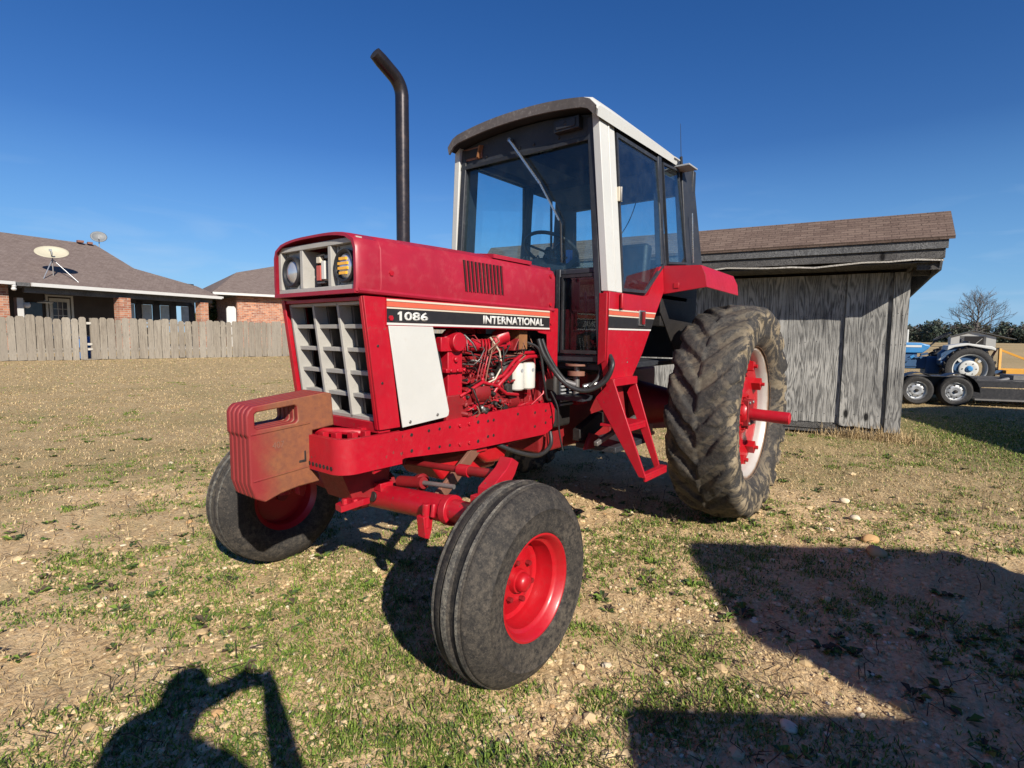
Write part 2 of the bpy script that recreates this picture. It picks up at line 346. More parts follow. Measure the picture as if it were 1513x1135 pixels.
        me.update(); ob = bpy.data.objects.new(name, me); COL.objects.link(ob)
        if parent is not None: ob.parent = parent
        if bevel:
            bv = ob.modifiers.new('bevel', 'BEVEL'); bv.width = bevel; bv.segments = 2; bv.limit_method = 'ANGLE'; bv.angle_limit = math.radians(40); bv.harden_normals = False
        return ob
def tag(o, label=None, cat=None, group=None, kind=None):
    if label: o['label'] = label
    if cat: o['category'] = cat
    if group: o['group'] = group
    if kind: o['kind'] = kind
    return o
def empty(name, loc=(0, 0, 0), rz=0):
    o = bpy.data.objects.new(name, None); COL.objects.link(o); o.location = loc; o.rotation_euler = (0, 0, rz); o.empty_display_size = .2; return o
def copy_tree(o, parent=None, skip=()):
    c = o.copy(); COL.objects.link(c); c.parent = parent
    for ch in list(o.children):
        if ch.name.split('.')[0] not in skip: copy_tree(ch, c, skip)
    return c
def raw_mesh(name, V, F, mats, mi=None, smooth=False, parent=None):
    me = bpy.data.meshes.new(name); V = np.asarray(V, np.float32); F = np.asarray(F, np.int32); k = F.shape[1]
    me.vertices.add(len(V)); me.vertices.foreach_set('co', V.ravel()); me.loops.add(F.size); me.loops.foreach_set('vertex_index', F.ravel())
    me.polygons.add(len(F)); me.polygons.foreach_set('loop_start', np.arange(0, F.size, k, dtype=np.int32)); me.polygons.foreach_set('loop_total', np.full(len(F), k, np.int32))
    for m in mats: me.materials.append(M[m])
    if mi is not None: me.polygons.foreach_set('material_index', np.asarray(mi, np.int32))
    me.update(calc_edges=True); me.polygons.foreach_set('use_smooth', np.full(len(F), smooth)); me.validate()
    o = bpy.data.objects.new(name, me); COL.objects.link(o)
    if parent is not None: o.parent = parent
    return o
def text(s, origin, xdir, zdir, height, width, m, parent, name='lettering', bold=.012, depth=.0015):
    cu = bpy.data.curves.new('t', 'FONT'); cu.body = s; cu.size = 1; cu.offset = bold; cu.resolution_u = 3
    o = bpy.data.objects.new('t', cu); COL.objects.link(o); dg = bpy.context.evaluated_depsgraph_get()
    me = bpy.data.meshes.new_from_object(o.evaluated_get(dg)); bpy.data.objects.remove(o)
    xs = [v.co.x for v in me.vertices]; ys = [v.co.y for v in me.vertices]; x0, x1, y0, y1 = min(xs), max(xs), min(ys), max(ys)
    X, Z, O = Vector(xdir).normalized(), Vector(zdir).normalized(), Vector(origin)
    for v in me.vertices: v.co = O+X*((v.co.x-x0)/(x1-x0)*width)+Z*((v.co.y-y0)/(y1-y0)*height)
    me.name = name; me.materials.clear(); me.materials.append(M[m]); o = bpy.data.objects.new(name, me); COL.objects.link(o); o.parent = parent
    if depth:
        sm = o.modifiers.new('solid', 'SOLIDIFY'); sm.thickness = depth; sm.offset = 0
    return o
def number(o, xd, parent):
    O = Vector(o); X = Vector(xd); m = MB(); Z = Vector((0, 0, 1)); n = X.cross(Z)*-1
    n = Vector((0, 1 if o[1] > 0 else -1, 0)); pts = [(.010, 0), (.024, 0), (.024, .042), (.013, .042), (.0, .034), (.0, .026), (.010, .030)]
    m.prism([O+X*a+Z*b for a, b in pts], n*.0015, 'letter_white'); m.build('lettering', parent)
    text('086', O+X*.040, xd, (0, 0, 1), .042, .150, 'letter_white', parent, bold=.03)
def vnoise(x, y, seed=0):
    xi = np.floor(x).astype(np.int64); yi = np.floor(y).astype(np.int64); fx = x-xi; fy = y-yi; fx = fx*fx*(3-2*fx); fy = fy*fy*(3-2*fy)
    def h(a, b):
        n = (a*374761393+b*668265263+seed*69069) & 0x7fffffff; n = ((n ^ (n >> 13))*1274126177) & 0x7fffffff; return ((n ^ (n >> 16)) & 0xffff)/65535.
    return (h(xi, yi)*(1-fx)+h(xi+1, yi)*fx)*(1-fy)+(h(xi, yi+1)*(1-fx)+h(xi+1, yi+1)*fx)*fy
def fbm(x, y, o=4, seed=0):
    s = 0; a = .5; t = 0
    for i in range(o): s = s+a*vnoise(x*2**i, y*2**i, seed+i); t += a; a *= .5
    return s/t
def sstep(a, b, x): t = np.clip((x-a)/(b-a), 0, 1); return t*t*(3-2*t)
def terrain(x, y):
    x = np.asarray(x, float); y = np.asarray(y, float)
    return .28*sstep(3, 24, -y)+.25*sstep(25, 36, -y) - .0*x
def tz(x, y): return float(terrain(x, y))

# ------------------------------------------------------------------ ground
def build_ground():
    nr = 430; r = .35*np.exp(np.linspace(0, math.log(2500/.35), nr))
    th0 = math.atan2(fw.y, fw.x); a = np.concatenate([np.linspace(-math.radians(58), math.radians(58), 620), np.linspace(math.radians(58), math.radians(302), 90)[1:-1]])+th0; na = len(a)
    R, A = np.meshgrid(r, a, indexing='ij'); X = CAM.x+R*np.cos(A); Y = CAM.y+R*np.sin(A)
    Z = terrain(X, Y); fade = 1/(1+(R/14)**2)
    Z = Z+fade*((fbm(X*1.3, Y*1.3, 3, 3)-.5)*.05+(fbm(X*9, Y*9, 3, 9)-.5)*.036+(fbm(X*34, Y*34, 2, 5)-.5)*.020)-.012
    V = np.stack([X, Y, Z], -1).reshape(-1, 3); V = np.vstack([V, [[CAM.x, CAM.y, -.01]]])
    i, j = np.meshgrid(np.arange(nr-1), np.arange(na), indexing='ij'); j2 = (j+1) % na
    F = np.stack([i*na+j, (i+1)*na+j, (i+1)*na+j2, i*na+j2], -1).reshape(-1, 4)
    c = len(V)-1; jj = np.arange(na)
    F2 = np.stack([jj, (jj+1) % na, np.full(na, c), np.full(na, c)], -1)
    t = NT('ground'); co = t.co()
    tcn = t.n('ShaderNodeTexCoord'); s = t.n('ShaderNodeSeparateXYZ'); t.l(tcn.outputs['Object'], s.inputs[0])
    big = t.noise(.55, 5, .6, co); mid = t.noise(5, 6, .7, co); fine = t.noise(45, 5, .75, co); vf = t.noise(150, 3, .7, co)
    soil = t.ramp(t.math('ADD', t.math('MULTIPLY', mid, .45), t.math('MULTIPLY', fine, .55)), [(.36, (.25, .155, .072)), (.48, (.58, .40, .215)), (.66, (.78, .585, .345))])
    vo = t.n('ShaderNodeTexVoronoi'); vo.inputs['Scale'].default_value = 38; t.l(co, vo.inputs['Vector'])
    vo2 = t.n('ShaderNodeTexVoronoi'); vo2.inputs['Scale'].default_value = 95; t.l(co, vo2.inputs['Vector'])
    peb = t.ramp(vo.outputs['Color'], [(.55, 0.0), (.62, .8)]); pc = t.mix(t.n('ShaderNodeSeparateColor').outputs[0], (.60, .47, .31), (.60, .47, .31))
    soil = t.mix(t.math('MULTIPLY', peb, t.ramp(vo.outputs['Distance'], [(.25, 1.0), (.5, 0.0)])), soil, (.56, .43, .26))
    straw = t.ramp(t.math('ADD', t.math('MULTIPLY', fine, .6), t.math('MULTIPLY', mid, .4)), [(.38, (.25, .175, .085)), (.5, (.41, .30, .155)), (.62, (.52, .395, .22))])
    grn = t.ramp(fine, [(.35, (.055, .075, .018)), (.65, (.16, .18, .05))])
    # distance from the working yard round the tractor: gravel inside, lawn outside
    dx = t.math('SUBTRACT', s.outputs['X'], 3.2); dy = t.math('SUBTRACT', s.outputs['Y'], 1.0)
    d = t.math('SQRT', t.math('ADD', t.math('MULTIPLY', dx, dx), t.math('MULTIPLY', dy, dy)))
    lawn = t.ramp(t.math('ADD', t.math('MULTIPLY', t.math('SUBTRACT', d, 4.3), .8), t.math('MULTIPLY', t.math('SUBTRACT', big, .5), 2.2)), [(.0, 0.10), (.5, 1.0)])
    lawn2 = t.math('MULTIPLY', lawn, t.ramp(mid, [(.28, .55), (.5, 1.0)]))
    col = t.mix(lawn2, soil, straw)
    gm = t.math('MULTIPLY', t.ramp(big, [(.46, 0.0), (.6, .8)]), t.ramp(mid, [(.42, .1), (.6, 1.0)]))
    far = t.ramp(t.math('MULTIPLY', d, .01), [(.05, 1.0), (.25, .45)])
    col = t.mix(t.math('MULTIPLY', t.math('MULTIPLY', gm, far), .6), col, grn)
    ex = t.math('ADD', s.outputs['X'], 6.8); ey = t.math('SUBTRACT', s.outputs['Y'], 3.4); ed = t.math('SQRT', t.math('ADD', t.math('MULTIPLY', ex, ex), t.math('MULTIPLY', ey, ey)))
    col = t.mix(t.math('MULTIPLY', t.ramp(t.math('MULTIPLY', ed, .1), [(.14, .75), (.42, 0.0)]), t.ramp(mid, [(.3, .35), (.55, 1.0)])), col, grn)
    # far pasture: broad tan and olive bands
    fb = t.noise(.035, 4, .6, t.co((1, .35, 1))); col = t.mix(t.ramp(t.math('MULTIPLY', d, .01), [(.12, 0.0), (.5, .75)]), col, t.ramp(fb, [(.35, (.28, .215, .105)), (.6, (.42, .31, .165))]))
    t.set(color=col, rough=.95, spec=.15)
    h = t.math('ADD', t.math('MULTIPLY', vo.outputs['Distance'], -.5), t.math('ADD', fine, t.math('MULTIPLY', vf, .5))); t.bump(h, .75, .018)
    M['ground'] = t.m
    me = raw_mesh('ground', V, np.vstack([F, F2[:, [0, 1, 2, 2]]])[:, :], ['ground'], smooth=True) if False else None
    me = bpy.data.meshes.new('ground'); fl = [tuple(f) for f in F.tolist()]+[(int(x), int((x+1) % na), c) for x in jj]
    me.from_pydata(V.tolist(), [], fl); me.materials.append(M['ground']); me.polygons.foreach_set('use_smooth', [True]*len(fl)); me.update()
    bm = bmesh.new(); bm.from_mesh(me); bm.normal_update()
    if sum(f.normal.z for f in bm.faces) < 0: bmesh.ops.reverse_faces(bm, faces=bm.faces)
    bm.to_mesh(me); bm.free()
    o = bpy.data.objects.new('ground', me); COL.objects.link(o); tag(o, kind='structure')
build_ground()
def gheight(X, Y):
    R = np.hypot(X-CAM.x, Y-CAM.y); fade = 1/(1+(R/14)**2)
    return terrain(X, Y)+fade*((fbm(X*1.3, Y*1.3, 3, 3)-.5)*.05+(fbm(X*9, Y*9, 3, 9)-.5)*.036+(fbm(X*34, Y*34, 2, 5)-.5)*.020)-.012
def scatter(n, r0, r1, power=1.0, half=52):
    th0 = math.atan2(fw.y, fw.x); u = rng.random(n); r = r0*np.exp(u**power*math.log(r1/r0)); a = th0+np.radians(half)*(2*rng.random(n)-1)
    return CAM.x+r*np.cos(a), CAM.y+r*np.sin(a), r
def yard(x, y): return sstep(0, .5, (np.hypot(x-3.2, y-1.0)-4.3)*.8+(fbm(x*.55, y*.55, 4, 40)-.5)*1.6)
def blades(name, X, Y, ln, wd, lean, mats, mi, label, cat):
    n = len(X); Z = gheight(X, Y)-.004; a = rng.random(n)*2*np.pi; d = np.stack([np.cos(a), np.sin(a), 0*a], -1); s = np.stack([-np.sin(a), np.cos(a), 0*a], -1)
    P = np.stack([X, Y, Z], -1); upv = np.array([0, 0, 1.]); w = (wd/2)[:, None]; l = ln[:, None]; le = lean[:, None]
    m = P+upv*l*.55*np.sqrt(1-np.minimum(le, .95)**2)+d*l*.45*le; t = P+upv*l*(1-le*.75)+d*l*le
    V = np.stack([P-s*w, P+s*w, m+s*w*.75, m-s*w*.75, t], 1).reshape(-1, 3); b = np.arange(n)*5
    F = np.concatenate([np.stack([b, b+1, b+2], -1), np.stack([b, b+2, b+3], -1), np.stack([b+3, b+2, b+4], -1)])
    o = raw_mesh(name, V, F, mats, np.tile(mi, 3)); tag(o, label, cat, kind='stuff'); return o
def build_cover():
    # green grass in clumps
    nc = 13000; X, Y, R = scatter(nc, 1.1, 17, .75); g = fbm(X*.9, Y*.9, 4, 21); g2 = fbm(X*3.1, Y*3.1, 3, 33)
    keep = (g*.55+g2*.45) > (.492+.05*yard(X, Y)+.08*sstep(5, 12, R)-.03*sstep(-1.5, 1.5, Y-.25*X)); X, Y, R = X[keep], Y[keep], R[keep]; xs, ys, rs, hh = [], [], [], []
    for x, y, r in zip(X, Y, R):
        k = int(rng.integers(14, 46)); q = .02+.07*rng.random()**1.6; xs.append(x+rng.normal(0, q, k)); ys.append(y+rng.normal(0, q, k)); hh.append(np.full(k, .5+rng.random()))
    X, Y, Hh = map(np.concatenate, (xs, ys, hh)); n = len(X); R = np.hypot(X-CAM.x, Y-CAM.y)
    # lush strip beside the shed corner
    m = 15000; X2 = -5.6+rng.normal(0, 1.5, m); Y2 = 3.2+rng.normal(0, .8, m); ok = (X2 > -4.75) | (Y2 > 2.05); X2, Y2 = X2[ok], Y2[ok]
    X = np.concatenate([X, X2]); Y = np.concatenate([Y, Y2]); Hh = np.concatenate([Hh, np.full(len(X2), 1.5)]); n = len(X)
    blades('green_grass', X, Y, (.016+.024*rng.random(n))*Hh, .0032+.003*rng.random(n)+.0008*np.hypot(X-CAM.x, Y-CAM.y)*.6, .35+.6*rng.random(n), ['green0', 'green1', 'green2', 'green3'], rng.choice(4, n, p=[.38, .27, .25, .10]), 'short green grass growing in clumps through the dirt yard', 'grass')
    # dead grass and thatch
    n = 420000; X, Y, R = scatter(n, 1.1, 30, .60); yd = yard(X, Y); g = fbm(X*1.7, Y*1.7, 4, 61)
    keep = rng.random(n) < np.where(g > .5, .75, .35)*(.40+.60*yd); X, Y, R = X[keep], Y[keep], R[keep]; n = len(X)
    blades('dead_grass', X, Y, .022+.040*rng.random(n)**1.5, .0010+.0012*rng.random(n)+.0008*R, .5+.48*rng.random(n), ['straw0', 'straw1', 'straw2', 'straw3', 'green0'], rng.choice(5, n, p=[.32, .25, .2, .15, .08]), 'dry straw coloured dead grass covering the yard and lawn', 'grass')
    # tall dry tuft at the foot of the shed corner
    n = 1500; X = -4.78+rng.normal(0, .13, n); Y = 1.62+rng.normal(0, .38, n)
    blades('dry_tuft', X, Y, .10+.22*rng.random(n)**1.4, .003+.004*rng.random(n), .2+.7*rng.random(n), ['straw0', 'straw1', 'straw2', 'straw3'], rng.choice(4, n), 'tall dry straw tuft at the foot of the grey shed corner', 'grass')
    # broadleaf weeds (rosettes)
    V = []; F = []; mi = []; X, Y, R = scatter(1500, 1.1, 9, .8); g = fbm(X*1.4, Y*1.4, 3, 77)
    for x, y, gg in zip(X, Y, g):
        if gg < .5: continue
        z = float(gheight(np.array([x]), np.array([y]))[0]); k = rng.integers(6, 16); sc = .018+.035*rng.random()
        for q in range(k):
            a = rng.random()*6.28; d = np.array([math.cos(a), math.sin(a), 0]); s = np.array([-d[1], d[0], 0]); b = np.array([x, y, z])+d*sc*.2*rng.random(); l = sc*(.6+.7*rng.random()); h = .2+.7*rng.random()
            o = len(V); w = l*.28; mid = b+d*l*.55+np.array([0, 0, l*h*.6]); tip = b+d*l+np.array([0, 0, l*h*.5]); V += [b, mid+s*w, tip, mid-s*w]; F += [(o, o+1, o+2), (o, o+2, o+3)]; c = int(rng.integers(0, 4)); mi += [c, c]
    tag(raw_mesh('weeds', V, F, ['green0', 'green1', 'green3', 'weed_stem'], mi), 'low broadleaf green weeds scattered over the dirt', 'weeds', kind='stuff')
    # dry upright weed stems
    mb = MB(); X, Y, R = scatter(1300, 1.2, 7, .8)
    for x, y in zip(X, Y):
        if vnoise(np.array([x*1.1]), np.array([y*1.1]), 5)[0] < .5: continue
        z = float(gheight(np.array([x]), np.array([y]))[0]); h = .03+.09*rng.random(); p = [(x, y, z-.01)]
        for q in range(1, 4): p.append((x+rng.normal(0, .012)*q, y+rng.normal(0, .012)*q, z+h*q/3))
        mb.tube(p, [.0022, .0018, .0024, .001], 'weed_stem', 4, False)
    tag(mb.build('weed_stems', recalc=False), 'thin dark dry weed stems sticking up from the dirt', 'weeds', kind='stuff')
    # stones
    bm = bmesh.new(); bmesh.ops.create_icosphere(bm, subdivisions=1, radius=1); bm.verts.ensure_lookup_table(); BV = np.array([v.co[:] for v in bm.verts]); BF = np.array([[v.index for v in f.verts] for f in bm.faces]); bm.free()
    n = 46000; X, Y, R = scatter(n, 1.1, 13, .72); yd = yard(X, Y); g = fbm(X*2.3, Y*2.3, 3, 90); keep = rng.random(n) < np.clip((g-.33)*4, .1, 1)*(1-.97*yd); X, Y, R = X[keep], Y[keep], R[keep]; n = len(X)
    S = .0025+.010*rng.random(n)**2.6+.022*(rng.random(n) > .978)*rng.random(n)+.0006*R; Z = gheight(X, Y)
    nv = len(BV); a = rng.random(n)*6.28; J = 1+.28*(rng.random((n, nv))-.5); sc = np.stack([1+.5*rng.random(n), 1+.3*rng.random(n), .45+.35*rng.random(n)], -1)
    P = BV[None]*J[..., None]*sc[:, None]*S[:, None, None]; ca, sa = np.cos(a)[:, None], np.sin(a)[:, None]
    P = np.stack([P[..., 0]*ca-P[..., 1]*sa, P[..., 0]*sa+P[..., 1]*ca, P[..., 2]], -1)+np.stack([X, Y, Z+S*.02], -1)[:, None]
    F = (BF[None]+(np.arange(n)*nv)[:, None, None]).reshape(-1, 3)
    tag(raw_mesh('gravel', P.reshape(-1, 3), F, ['stone0', 'stone1', 'stone2', 'stone3'], np.repeat(rng.choice(4, n, p=[.50, .42, .06, .02]), len(BF)), smooth=False), 'loose tan and cream gravel scattered over the bare dirt', 'gravel', kind='stuff')
build_cover()
def rock(x, y, r, mat, label, seed):
    bm = bmesh.new(); bmesh.ops.create_icosphere(bm, subdivisions=3, radius=1); rg = np.random.default_rng(seed); d = rg.normal(size=(7, 3)); sc = (r, r*(.65+.2*rg.random()), r*(.5+.15*rg.random()))
    for v in bm.verts:
        k = 1-.16*sum(max(0, float(np.dot(v.co, q/np.linalg.norm(q)))-.55) for q in d)*2+.05*math.sin(v.co.x*7+seed)*math.sin(v.co.y*6)
        v.co = Vector((v.co.x*k*sc[0], v.co.y*k*sc[1], v.co.z*k*sc[2]))
    me = bpy.data.meshes.new('rock'); bm.to_mesh(me); bm.free(); me.materials.append(M[mat]); me.polygons.foreach_set('use_smooth', [True]*len(me.polygons))
    o = bpy.data.objects.new('rock', me); COL.objects.link(o); o.location = (x, y, float(gheight(np.array([x]), np.array([y]))[0])+sc[2]*.35); o.rotation_euler = (0, 0, seed)
    tag(o, label, 'rock', 'larger rocks lying in the yard')
rock(.22, 2.08, .075, 'stone1', 'round brown rock at the upper edge of the big shadow on the right', 1)
rock(-.04, 2.02, .06, 'stone3', 'orange broken rock just behind the round brown rock', 2)
rock(-.52, 1.88, .05, 'stone2', 'flat pale rock in the sun beyond the orange broken rock', 3)
rock(2.31, 1.98, .035, 'stone2', 'small pale rock inside the shadow at the bottom right', 4)
rock(-1.0, 1.75, .045, 'stone2', 'cream flat rock out in the dry grass towards the shed', 5)
rock(-.9, 3.0, .045, 'stone2', 'white rock in the dry grass by the right edge of the photo', 6)

# ------------------------------------------------------------------ tractor
def wheel_rear(parent, ycen, sgn):
    """drive wheel: tyre mesh with real bar lugs; outer side towards sgn*y"""
    Rc, W = .805, .46; cz = .84; na, ns = 480, 76
    prof = []   # (s lateral -1..1 , radius) carcass
    import numpy as _n
    t = _n.linspace(0, 1, ns); L = []
    P = [(-.155, .505), (-.19, .53), (-.232, .60), (-.238, .68), (-.225, .745), (-.20, .782), (-.12, .800), (0, .806), (.12, .800), (.20, .782), (.225, .745), (.238, .68), (.232, .60), (.19, .53), (.155, .505)]
    P = _n.array(P); seg = _n.r_[0, _n.cumsum(_n.hypot(*_n.diff(P, axis=0).T))]; tt = _n.linspace(0, seg[-1], ns)
    yy = _n.interp(tt, seg, P[:, 0]); rr = _n.interp(tt, seg, P[:, 1]); k = _n.array([.25, .5, .25]); yy2 = _n.convolve(_n.pad(yy, 1, 'edge'), k, 'valid'); rr2 = _n.convolve(_n.pad(rr, 1, 'edge'), k, 'valid'); yy, rr = yy2, rr2
    nrm = _n.stack([_n.gradient(rr), -_n.gradient(yy)], -1)*-1; nrm /= _n.linalg.norm(nrm, axis=1, keepdims=True)   # (y, r)
    if nrm[ns//2, 1] < 0: nrm *= -1
    TH = _n.linspace(0, 2*_n.pi, na, endpoint=False); T, Yv = _n.meshgrid(TH, yy, indexing='ij'); Rv = _n.broadcast_to(rr, T.shape); NL = 21
    s = Yv/.225; side = _n.sign(Yv); ph = NL*T/(2*_n.pi)-1.15*_n.abs(s)**1.15+_n.where(side > 0, .0, .5)+.16*(vnoise(T*7, Yv*6, 4)-.5)+.05*(vnoise(T*31, Yv*30, 14)-.5)
    fr = ph-_n.floor(ph); wd = .255+.03*_n.abs(s); e = _n.abs(fr-.5); lug = 1-sstep(wd-.03, wd+.035, e)
    lat = sstep(-.06, .04, _n.abs(s)-.0)*1.0; fade = 1-sstep(.715, .80, 0*Rv+_n.where(_n.abs(s) > .8, .8-(Rv-.68)*.9, .6)); fade = sstep(.655, .745, Rv)
    wear = .45+.65*vnoise(T*6, Yv*9, 8); h = lug*lat*fade*.027*wear
    h = h+.004*(vnoise(T*60, Yv*60, 2)-.5)+.003*(vnoise(T*130, Yv*130, 6)-.5)
    Y = Yv+h*nrm[None, :, 0]; R = Rv+h*nrm[None, :, 1]
    X = R*_n.cos(T); Z = R*_n.sin(T)+cz; V = _n.stack([X, ycen+Y, Z], -1).reshape(-1, 3)
    i, j = _n.meshgrid(_n.arange(na), _n.arange(ns-1), indexing='ij'); i2 = (i+1) % na
    F = _n.stack([i*ns+j, i*ns+j+1, i2*ns+j+1, i2*ns+j], -1).reshape(-1, 4)
    o = raw_mesh('rear_wheel', V, F, ['tyre_rear'], smooth=True, parent=parent)
    c = (0, ycen, cz); ax = (0, sgn, 0); yd = ycen+sgn*.085; cd = (0, yd, cz)
    mb = MB(); pr = [(.510, .165), (.522, .168), (.522, .158), (.505, .150), (.488, .148), (.468, .125), (.462, .10), (.455, .03), (.440, -.02), (.440, -.10), (.462, -.13), (.505, -.150), (.522, -.158)]
    mb.lathe(pr, c, ax, 'rim_white', 96); mb.build('rim', o, recalc=False)
    mb = MB(); mb.lathe([(.0, .010), (.16, .010), (.17, .0), (.22, -.015), (.30, -.025), (.385, .0), (.425, .0), (.44, -.01), (.44, -.03), (.38, -.03), (.30, -.055), (.0, -.055)], cd, ax, 'red_bright', 64)
    for q in range(8):
        a = q*math.pi/4+.2; p = (c[0]+.365*math.cos(a), yd, cz+.365*math.sin(a)); mb.box((p[0]-.035, yd+sgn*(-.02)-.02, p[2]-.035), (p[0]+.035, yd+sgn*.03+.02, p[2]+.035), 'red_bright', Matrix.Rotation(-a, 3, 'Y')); mb.bolt((p[0], yd+sgn*.05, p[2]), ax, .016, 'red_bright', .025)
    for q in range(10):
        a = q*math.pi/5; mb.bolt((.13*math.cos(a), yd+sgn*.01, cz+.13*math.sin(a)), ax, .014, 'red_bright', .022)
    mb.build('wheel_disc', o)
    mb = MB(); mb.lathe([(.0, .05), (.085, .05), (.10, .03), (.10, 0)], cd, ax, 'red_bright', 24)
    mb.box((-.07, yd+sgn*.02-.03, cz-.10), (.07, yd+sgn*.02+.04, cz+.10), 'red_grimy')
    for q, (bx, bz) in enumerate(((-.045, .08), (.045, .08), (-.045, -.08), (.045, -.08))): mb.bolt((bx, yd+sgn*.05, cz+bz), ax, .014, 'grey_steel', .02)
    mb.build('hub', o, bevel=.004)
def wheel_front(parent, yout, sgn):
    c = (2.69, yout, .405); ax = (0, -sgn, 0)   # axis pointing inboard, yout = outer face
    mb = MB(); pr = [(.205, .03), (.235, .008), (.30, -.006), (.345, .006), (.372, .024), (.385, .040), (.396, .052), (.402, .062), (.400, .066), (.409, .070), (.410, .084), (.402, .088), (.404, .112), (.402, .117), (.413, .121), (.4145, .136), (.413, .152), (.396, .156), (.396, .160), (.408, .164), (.408, .188), (.400, .192), (.404, .196), (.402, .210), (.394, .217), (.384, .226), (.372, .242), (.345, .260), (.30, .272), (.235, .258), (.205, .236)]
    pr[1:1] = [(.222, .015), (.228, .008)]; k = pr.index((.30, -.006)); pr[k+1:k+1] = [(.318, -.003), (.321, -.006), (.325, -.001)]
    mb.lathe(pr, c, ax, 'tyre_front', 200)
    for a, b in ((.0705, .0835), (.1225, .1505), (.1965, .2095)):
        mb.lathe([(np.interp(tt, [p[1] for p in pr[5:-5]], [p[0] for p in pr[5:-5]])+.0012, tt) for tt in np.linspace(a, b, 4)], c, ax, 'tyre_dusty', 200)
    o = mb.build('front_wheel', parent, recalc=False, angle=70)
    mb = MB(); mb.lathe([(.205, .034), (.222, .026), (.222, .018), (.212, .016), (.204, .022), (.196, .05), (.190, .058), (.178, .064), (.172, .12), (.166, .135), (.172, .16), (.178, .21), (.205, .235), (.222, .245)], c, ax, 'red_bright', 72)
    o2 = mb.build('rim', o, recalc=False)
    mb = MB(); mb.lathe([(.0, .125), (.06, .125), (.085, .118), (.12, .135), (.150, .150), (.172, .142), (.172, .155), (.12, .16), (.0, .16)], c, ax, 'red_bright', 48)
    for k in range(6):
        a = k*math.pi/3+.3; mb.bolt((c[0]+.085*math.cos(a), c[1]-sgn*.118, c[2]+.085*math.sin(a)), (0, sgn, 0), .011, 'red_grimy', .02)
    mb.box((c[0]-.012, c[1]-sgn*.09-.015, c[2]+.15), (c[0]+.012, c[1]-sgn*.09+.015, c[2]+.175), 'red_grimy')
    mb.build('wheel_disc', o)
    mb = MB(); mb.lathe([(.0, .062), (.024, .064), (.036, .074), (.040, .09), (.040, .10), (.048, .102), (.052, .125), (.058, .13)], c, ax, 'red_bright', 28); mb.build('hub', o, recalc=False)

